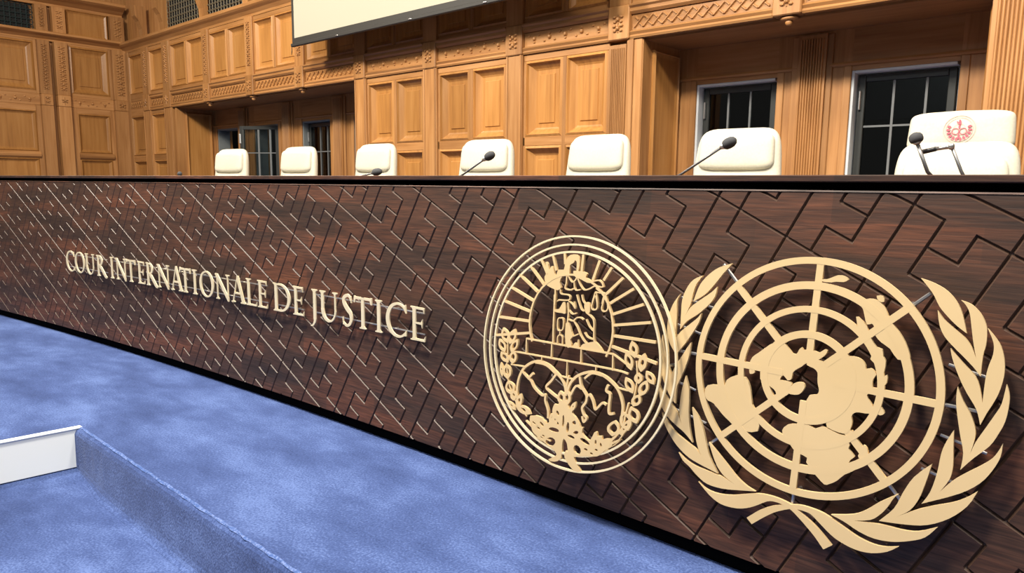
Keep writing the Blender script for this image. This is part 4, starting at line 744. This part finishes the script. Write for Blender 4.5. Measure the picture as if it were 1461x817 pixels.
GLY = {
 'I': (.34, [(stem(.095, T), [])]),
 'O': (1.08, [(ell(.54, .5, .54, .53), [ell(.54, .5, .375, .465, rot=4)])]),
 'C': (.94, [(ell(.54, .5, .54, .53, 48, 312) + list(reversed(ell(.565, .5, .405, .46, 50, 310))), []),
            ([(.855, .99), (.905, .995), (.93, .74), (.895, .74), (.83, .85)], []), ([(.83, .13), (.90, .22), (.935, .22), (.925, .06), (.86, .055)], [])]),
 'U': (1.02, [(stem(.10, T, .35, 1., top=True, bot=False), []), (stem(.82, H_, .35, 1., .10, .10, True, False), []),
            (ell(.4985, .40, .3985, .42, 180, 360) + list(reversed(ell(.5375, .40, .2825, .34, 180, 360))), [])]),
 'R': (1.06, [(stem(.095, T), []), (ell(.30, .745, .335, .255, -90, 90, 20) + [(.22, 1.), (.22, .49)], [ell(.30, .745, .175, .19, -90, 90, 16) + [(.252, .935), (.252, .555)]]),
            (rib([(.34, .52), (.62, .26), (.86, .03), (1.02, -.02)], lambda t: .16 - .10 * max(0, t - .6) / .4), [])]),
 'N': (1.10, [(stem(.13, H_, 0, 1., .09, .09, False, True), []), (stem(.89, H_, .0, 1., .10, .10, True, False), []), ([(.02, 1.), (.20, 1.), (.965, .12), (.965, -.03), (.90, -.03), (.13, .86), (.02, .965)], [])]),
 'T': (.88, [(stem(.36, T, top=False), []), ([(.01, .92), (.87, .92), (.87, 1.), (.01, 1.)], []), ([(0, .80), (.04, .80), (.10, .93), (.06, 1.02), (.01, 1.02)], []), ([(.84, .80), (.88, .80), (.89, 1.02), (.82, 1.02), (.78, .93)], [])]),
 'E': (.66, [(stem(.095, T), []), (arm(.2, .58, .9625, -1), []), (arm(.2, .50, .53, 1), []), (arm(.2, .50, .53, -1), []), (arm(.2, .62, .0375, 1), [])]),
 'A': (.98, [([(.43, 1.03), (.53, 1.03), (.90, .06), (.72, .06), (.425, .86), (.16, .04), (.085, .04)], []), ([(0, 0), (.25, 0), (.25, .035), (.17, .06), (.08, .06), (0, .035)], []), ([(.64, 0), (.98, 0), (.98, .035), (.91, .07), (.72, .07), (.64, .035)], []), ([(.23, .33), (.68, .33), (.66, .40), (.25, .40)], [])]),
 'L': (.74, [(stem(.095, T), []), (arm(.2, .68, .0375, 1), [])]),
 'D': (1.06, [(stem(.095, T), []), (ell(.42, .5, .63, .5, -90, 90, 32) + [(.15, 1.), (.15, 0)], [ell(.42, .5, .465, .435, -90, 90, 26) + [(.249, .935), (.249, .065)]])]),
 'J': (.36, [(stem(.14, T, .0, 1., top=True, bot=False), []), (rib([(.2175, .02), (.20, -.10), (.10, -.22), (-.02, -.26)], lambda t: T - .11 * t), [])]),
 'S': (.56, [(rib([(.46, .83), (.40, .94), (.27, .985), (.11, .90), (.10, .74), (.25, .56), (.42, .42), (.46, .22), (.36, .05), (.20, .005), (.05, .09)], lambda t: .07 + .085 * math.sin(math.pi * t) ** 2), []), ([(.44, .97), (.475, .97), (.49, .76), (.455, .76)], []), ([(.02, .25), (.055, .25), (.075, .02), (.035, .02)], [])]),
}
CAP, BASE = .1335, .457
WORDS = [('COUR', 'gold raised letters reading COUR, leftmost word on the bench front', [4.868, 4.736, 4.584, 4.421]),
         ('INTERNATIONALE', 'long row of gold raised letters reading INTERNATIONALE on the bench front', [4.235, 4.162, 4.022, 3.878, 3.774, 3.642, 3.485, 3.383, 3.246, 3.173, 3.014, 2.858, 2.720, 2.618]),
         ('DE', 'two gold raised letters reading DE in the middle of the bench lettering', [2.483, 2.322]),
         ('JUSTICE', 'gold raised letters reading JUSTICE, the word nearest the round seal', [2.183, 2.118, 1.955, 1.873, 1.735, 1.667, 1.519])]
for wd, lab, ss in WORDS:
    zc = BASE; o = bench(ss[0], zc, 0); sw = thing('raised_word', lab, 'lettering', o, 0, 'words in raised letters on the bench front')
    def P3(s, z, off): return bench(s, z, SLOPE * (ZT - .523) + off) - o
    for ch, s in zip(wd, ss):
        adv, parts = GLY[ch]; bm = bmesh.new(); sc_w = 1.0
        for q, (outer, holes) in enumerate(parts):
            dz = .0002 * q
            plate(bm, outer, holes, -.005, dz, lambda x, y, z, s=s: P3(s - x * CAP, BASE + y * CAP, .036 + z))
        bmesh.ops.recalc_face_normals(bm, faces=bm.faces[:]); obj('letter', bm, gold_pale, sw)
    e0, e1 = ss[0] - .02, ss[-1] - GLY[wd[-1]][0] * CAP + .02
    for z in (.484, .5655):
        bm = bmesh.new(); n = max(2, int((e0 - e1) / .08)); tube(bm, [P3(e0 + (e1 - e0) * k / n, z, .020) for k in range(n + 1)], .0032, 6); obj('mounting_rail', bm, steel, sw)
        for k in range(max(2, len(wd) // 3)):
            s = e0 + (e1 - e0) * (k + .5) / max(2, len(wd) // 3); bm = bmesh.new(); tube(bm, [P3(s, z, .020), bench(s, z, SLOPE * (ZT - z) - .006) - o], .003, 6); obj('standoff_pin', bm, steel, sw)

# ================================================================== judges' chairs
def make_chair(tall=True):
    """origin on the platform below the seat; the sitter faces -y"""
    t = thing('judge_chair', 'x', 'chair'); hh = 1.02
    lean = lambda p: Vector((p.x * (1.0 - .14 * max(0, (p.z - .45)) / .55), p.y + .10 * (p.z - .45) + .5 * p.x * p.x * -.35, p.z))
    top = 1.038 if tall else .935
    bm = bmesh.new(); superell(bm, (0, .22, (.40 + top) / 2), .52 if tall else .53, .085, top - .40, .30, 44, 14, lean); obj('backrest', bm, leather, t, True)
    if tall:
        bm = bmesh.new(); superell(bm, (0, .186, .912), .462, .075, .196, .34, 40, 14, lean); obj('head_cushion', bm, leather, t, True)
        bm = bmesh.new(); superell(bm, (0, .180, .60), .44, .075, .39, .30, 40, 14, lean); obj('back_cushion', bm, leather, t, True)
    else:
        bm = bmesh.new(); superell(bm, (0, .235, .987), .425, .07, .165, .26, 44, 14, lambda p: Vector((p.x * (1 - .05 * (p.z - .88) / .17), p.y + .10 * (p.z - .45), p.z + .012 * math.cos(p.x * 6) - .01))); hc = obj('headrest_cover', bm, leather, t, True)
        bm = bmesh.new(); superell(bm, (0, .185, .66), .45, .06, .42, .28, 40, 14, lean); obj('back_cushion', bm, leather, t, True)
        zf = lambda x, y, z: (x, .235 + .10 * .537 - .0375 - z + .10 * y, .987 + y)
        seal = bmesh.new()
        for a, b in ((.0590, .0618), (.0500, .0522), (.0230, .0245)): ring_pts(seal, a, b, zf)
        o1 = obj('seal_ring', seal, pink_ink, hc)
        seal = bmesh.new()
        for cx in (-.013, .014): ring_pts(seal, .0115, .0150, zf, (cx * 1.1, -.009))
        for sg in (-1, 1):
            for k in range(6):
                t_ = math.radians(-80 + 20 * k); cx, cy = sg * .041 * math.cos(t_), .041 * math.sin(t_) - .002
                disc(seal, cx, cy, .0085, .0052, zf, t_ if sg > 0 else -t_)
        disc(seal, .001, .030, .0055, .013, zf, .15); disc(seal, .0, .012, .004, .011, zf, 0); disc(seal, -.008, .030, .003, .007, zf, .5); disc(seal, 0, -.030, .004, .012, zf, 0)
        obj('seal_figure', seal, red_ink, hc)
    bm = bmesh.new(); superell(bm, (0, -.03, .375), .48, .48, .10, .35, 36, 12); obj('seat', bm, leather, t, True)
    for sg in (-1, 1):
        bm = bmesh.new(); tube(bm, [(sg * .23, .19, .50), (sg * .265, .10, .575), (sg * .265, -.16, .575), (sg * .255, -.20, .50), (sg * .22, -.16, .37)], .014, 8); obj('armrest', bm, chrome, t, True)
    bm = bmesh.new(); tube(bm, [(0, 0, .33), (0, 0, .06)], [.032, .024], 12); obj('column', bm, chrome, t, True)
    for k in range(5):
        a = 2 * math.pi * k / 5 + .3; bm = bmesh.new(); tube(bm, [(0, 0, .085), (.23 * math.cos(a), .23 * math.sin(a), .05)], [.022, .013], 8); lg = obj('leg', bm, chrome, t, True)
        bm = bmesh.new(); superell(bm, (.23 * math.cos(a), .23 * math.sin(a), .024), .03, .045, .048, .9, 12, 8); obj('caster', bm, dark_metal, lg, True)
    return t
def ring_pts(bm, r0, r1, f, c=(0, 0), n=40):
    V = [[bm.verts.new(f(c[0] + r * math.cos(2 * math.pi * k / n), c[1] + r * math.sin(2 * math.pi * k / n), .0005)) for k in range(n)] for r in (r0, r1)]
    for k in range(n): bm.faces.new((V[0][k], V[1][k], V[1][(k + 1) % n], V[0][(k + 1) % n]))
def disc(bm, cx, cy, rx, ry, f, rot):
    n = 10; pts = [(rx * math.cos(2 * math.pi * k / n), ry * math.sin(2 * math.pi * k / n)) for k in range(n)]
    bm.faces.new([bm.verts.new(f(cx + x * math.cos(rot) - y * math.sin(rot), cy + x * math.sin(rot) + y * math.cos(rot), .0007)) for x, y in pts])
def copy_tree(o, parent=None):
    c_ = o.copy(); C.objects.link(c_); c_.parent = parent
    for ch in list(o.children): copy_tree(ch, c_)
    return c_
chairs = [(1.05, 'cream leather high backed chair in front of the window next to the sealed chair', 4),
          (1.94, 'cream leather high backed chair standing just left of the plain fluted pilaster', -3),
          (2.80, 'cream leather high backed chair mid panelling, a slanting microphone reaching past its right edge', 3),
          (3.93, 'cream leather high backed chair at the left end of the centre panelling', -2),
          (4.87, 'cream leather high backed chair in front of the open casement window', 0),
          (5.83, 'cream leather high backed chair farthest left, in the dark recess corner', 2)]
proto = make_chair()
for k, (s, lab, yaw) in enumerate(chairs):
    o = proto if k == 0 else copy_tree(proto)
    p = bench(s, .34, -1.6); o.location = p; o.rotation_euler = (0, 0, -(B0 + KAP * s) * -1 * 1.0 + math.radians(yaw)); tag(o, lab, 'chair', 'judges chairs along the bench')
o = make_chair(False); p = bench(.07, .34, -1.6); o.location = p; o.rotation_euler = (0, 0, math.radians(3)); tag(o, 'cream leather chair with a red round seal printed on its headrest cover', 'chair', 'judges chairs along the bench')

# ================================================================== microphones on the desk
def mic(lab, base, pts, head0, head1, r=.0045, hr=.017):
    b = Vector(base); t = thing('gooseneck_microphone', lab, 'microphone', b, 0, 'microphones on the bench'); L = [Vector(p) - b for p in pts]
    bm = bmesh.new(); tube(bm, [(0, 0, 0), (0, 0, .012), (0, 0, .02)], [.03, .03, .016], 16); obj('foot', bm, dark_metal, t, True)
    bm = bmesh.new(); tube(bm, [Vector((0, 0, .012))] + L, r, 8); obj('stem', bm, grey_metal, t, True)
    h0, h1 = Vector(head0) - b, Vector(head1) - b; d = (h1 - h0)
    bm = bmesh.new(); tube(bm, [L[-1], h0], [r * 1.1, hr * .72], 12); obj('collar', bm, steel, t, True)
    bm = bmesh.new(); tube(bm, [h0 + d * q for q in (0, .12, .35, .65, .88, 1.)], [hr * .75, hr * .95, hr * 1.05, hr, hr * .72, hr * .25], 16); obj('windscreen', bm, foam, t, True)
mic('gooseneck microphone slanting across the chair beside the sealed chair', (-.655, .335, 1.0665), [(-.588, .301, 1.102), (-.453, .301, 1.184)], (-.441, .301, 1.191), (-.402, .301, 1.210))
mic('gooseneck microphone slanting in front of the centre panelling', (-1.715, .325, 1.0665), [(-1.628, .285, 1.096), (-1.502, .287, 1.159)], (-1.479, .287, 1.170), (-1.436, .288, 1.188))
mic('gooseneck microphone folded low over the bench rail, mostly hidden', (-2.385, .325, 1.0665), [(-2.291, .261, 1.097), (-2.222, .263, 1.108)], (-2.205, .264, 1.112), (-2.150, .266, 1.119))
mic('upright gooseneck microphone in front of the sealed chair', (.160, .335, 1.0665), [(.141, .299, 1.106), (.112, .299, 1.178)], (.110, .299, 1.184), (.102, .299, 1.210), .005)
mic('tiny far microphone at the left end of the chair row', (-4.095, .22, 1.0665), [(-4.082, .152, 1.10)], (-4.08, .152, 1.102), (-4.06, .152, 1.118), .004, .014)
t = thing('reading_lamp', 'thin grey jointed desk lamp arm in front of the sealed chair', 'lamp', (.240, .350, 1.0665))
def rel(p): return Vector(p) - Vector((.240, .350, 1.0665))
bm = bmesh.new(); tube(bm, [(0, 0, 0), (0, 0, .014)], .026, 16); obj('foot', bm, dark_metal, t, True)
bm = bmesh.new(); tube(bm, [rel(p) for p in ((.232, .325, 1.075), (.215, .322, 1.106), (.187, .320, 1.174))], .0042, 8); obj('post', bm, grey_metal, t, True)
bm = bmesh.new(); superell(bm, rel((.187, .320, 1.172)), .016, .016, .018, .8, 12, 8); obj('joint', bm, steel, t, True)
bm = bmesh.new(); tube(bm, [rel(p) for p in ((.187, .320, 1.172), (.150, .320, 1.167))], .0055, 8); obj('arm', bm, steel, t, True)
bm = bmesh.new(); tube(bm, [rel(p) for p in ((.152, .320, 1.167), (.114, .320, 1.158))], .0065, 8); obj('lamp_head', bm, dark_metal, t, True)

# ================================================================== projection screen hanging in front of the wall
t = thing('projection_screen', 'white projection screen with a black border hanging in front of the panelled wall', 'screen', (-5.0, 2.8, 2.62))
def sb(name, x0, x1, y0, y1, z0, z1, mat, bev=.0):
    bm = bmesh.new(); box(bm, x0 + 5, x1 + 5, y0 - 2.8, y1 - 2.8, z0 - 2.62, z1 - 2.62, ident, bev); bmesh.ops.recalc_face_normals(bm, faces=bm.faces[:]); return obj(name, bm, mat, t)
sb('cloth', -6.965, -2.7, 2.80, 2.804, 2.712, 5.4, screen_white)
sb('border', -7.005, -6.965, 2.797, 2.806, 2.66, 5.4, screen_black); sb('border', -2.7, -2.64, 2.797, 2.806, 2.66, 5.4, screen_black); sb('border', -6.965, -2.7, 2.797, 2.806, 2.65, 2.712, screen_black)
sb('bottom_bar', -7.02, -2.62, 2.782, 2.822, 2.618, 2.655, screen_black, .006)
bm = bmesh.new(); tube(bm, [(-2.015, -.004, .0), (-2.018, -.004, -.05), (-2.03, -.004, -.09)], [.004, .006, .003], 6); obj('pull_cord', bm, screen_black, t)
for x in (-6.1, -4.9, -3.9):
    bm = bmesh.new(); superell(bm, (x + 5, -.02, .012), .05, .012, .012, .8, 10, 6); obj('bar_clip', bm, steel, t)

# ================================================================== metres
for me in bpy.data.meshes: me.transform(Matrix.Scale(S, 4))
for o in C.objects:
    if o.type in ('MESH', 'EMPTY'): o.location = o.location * S
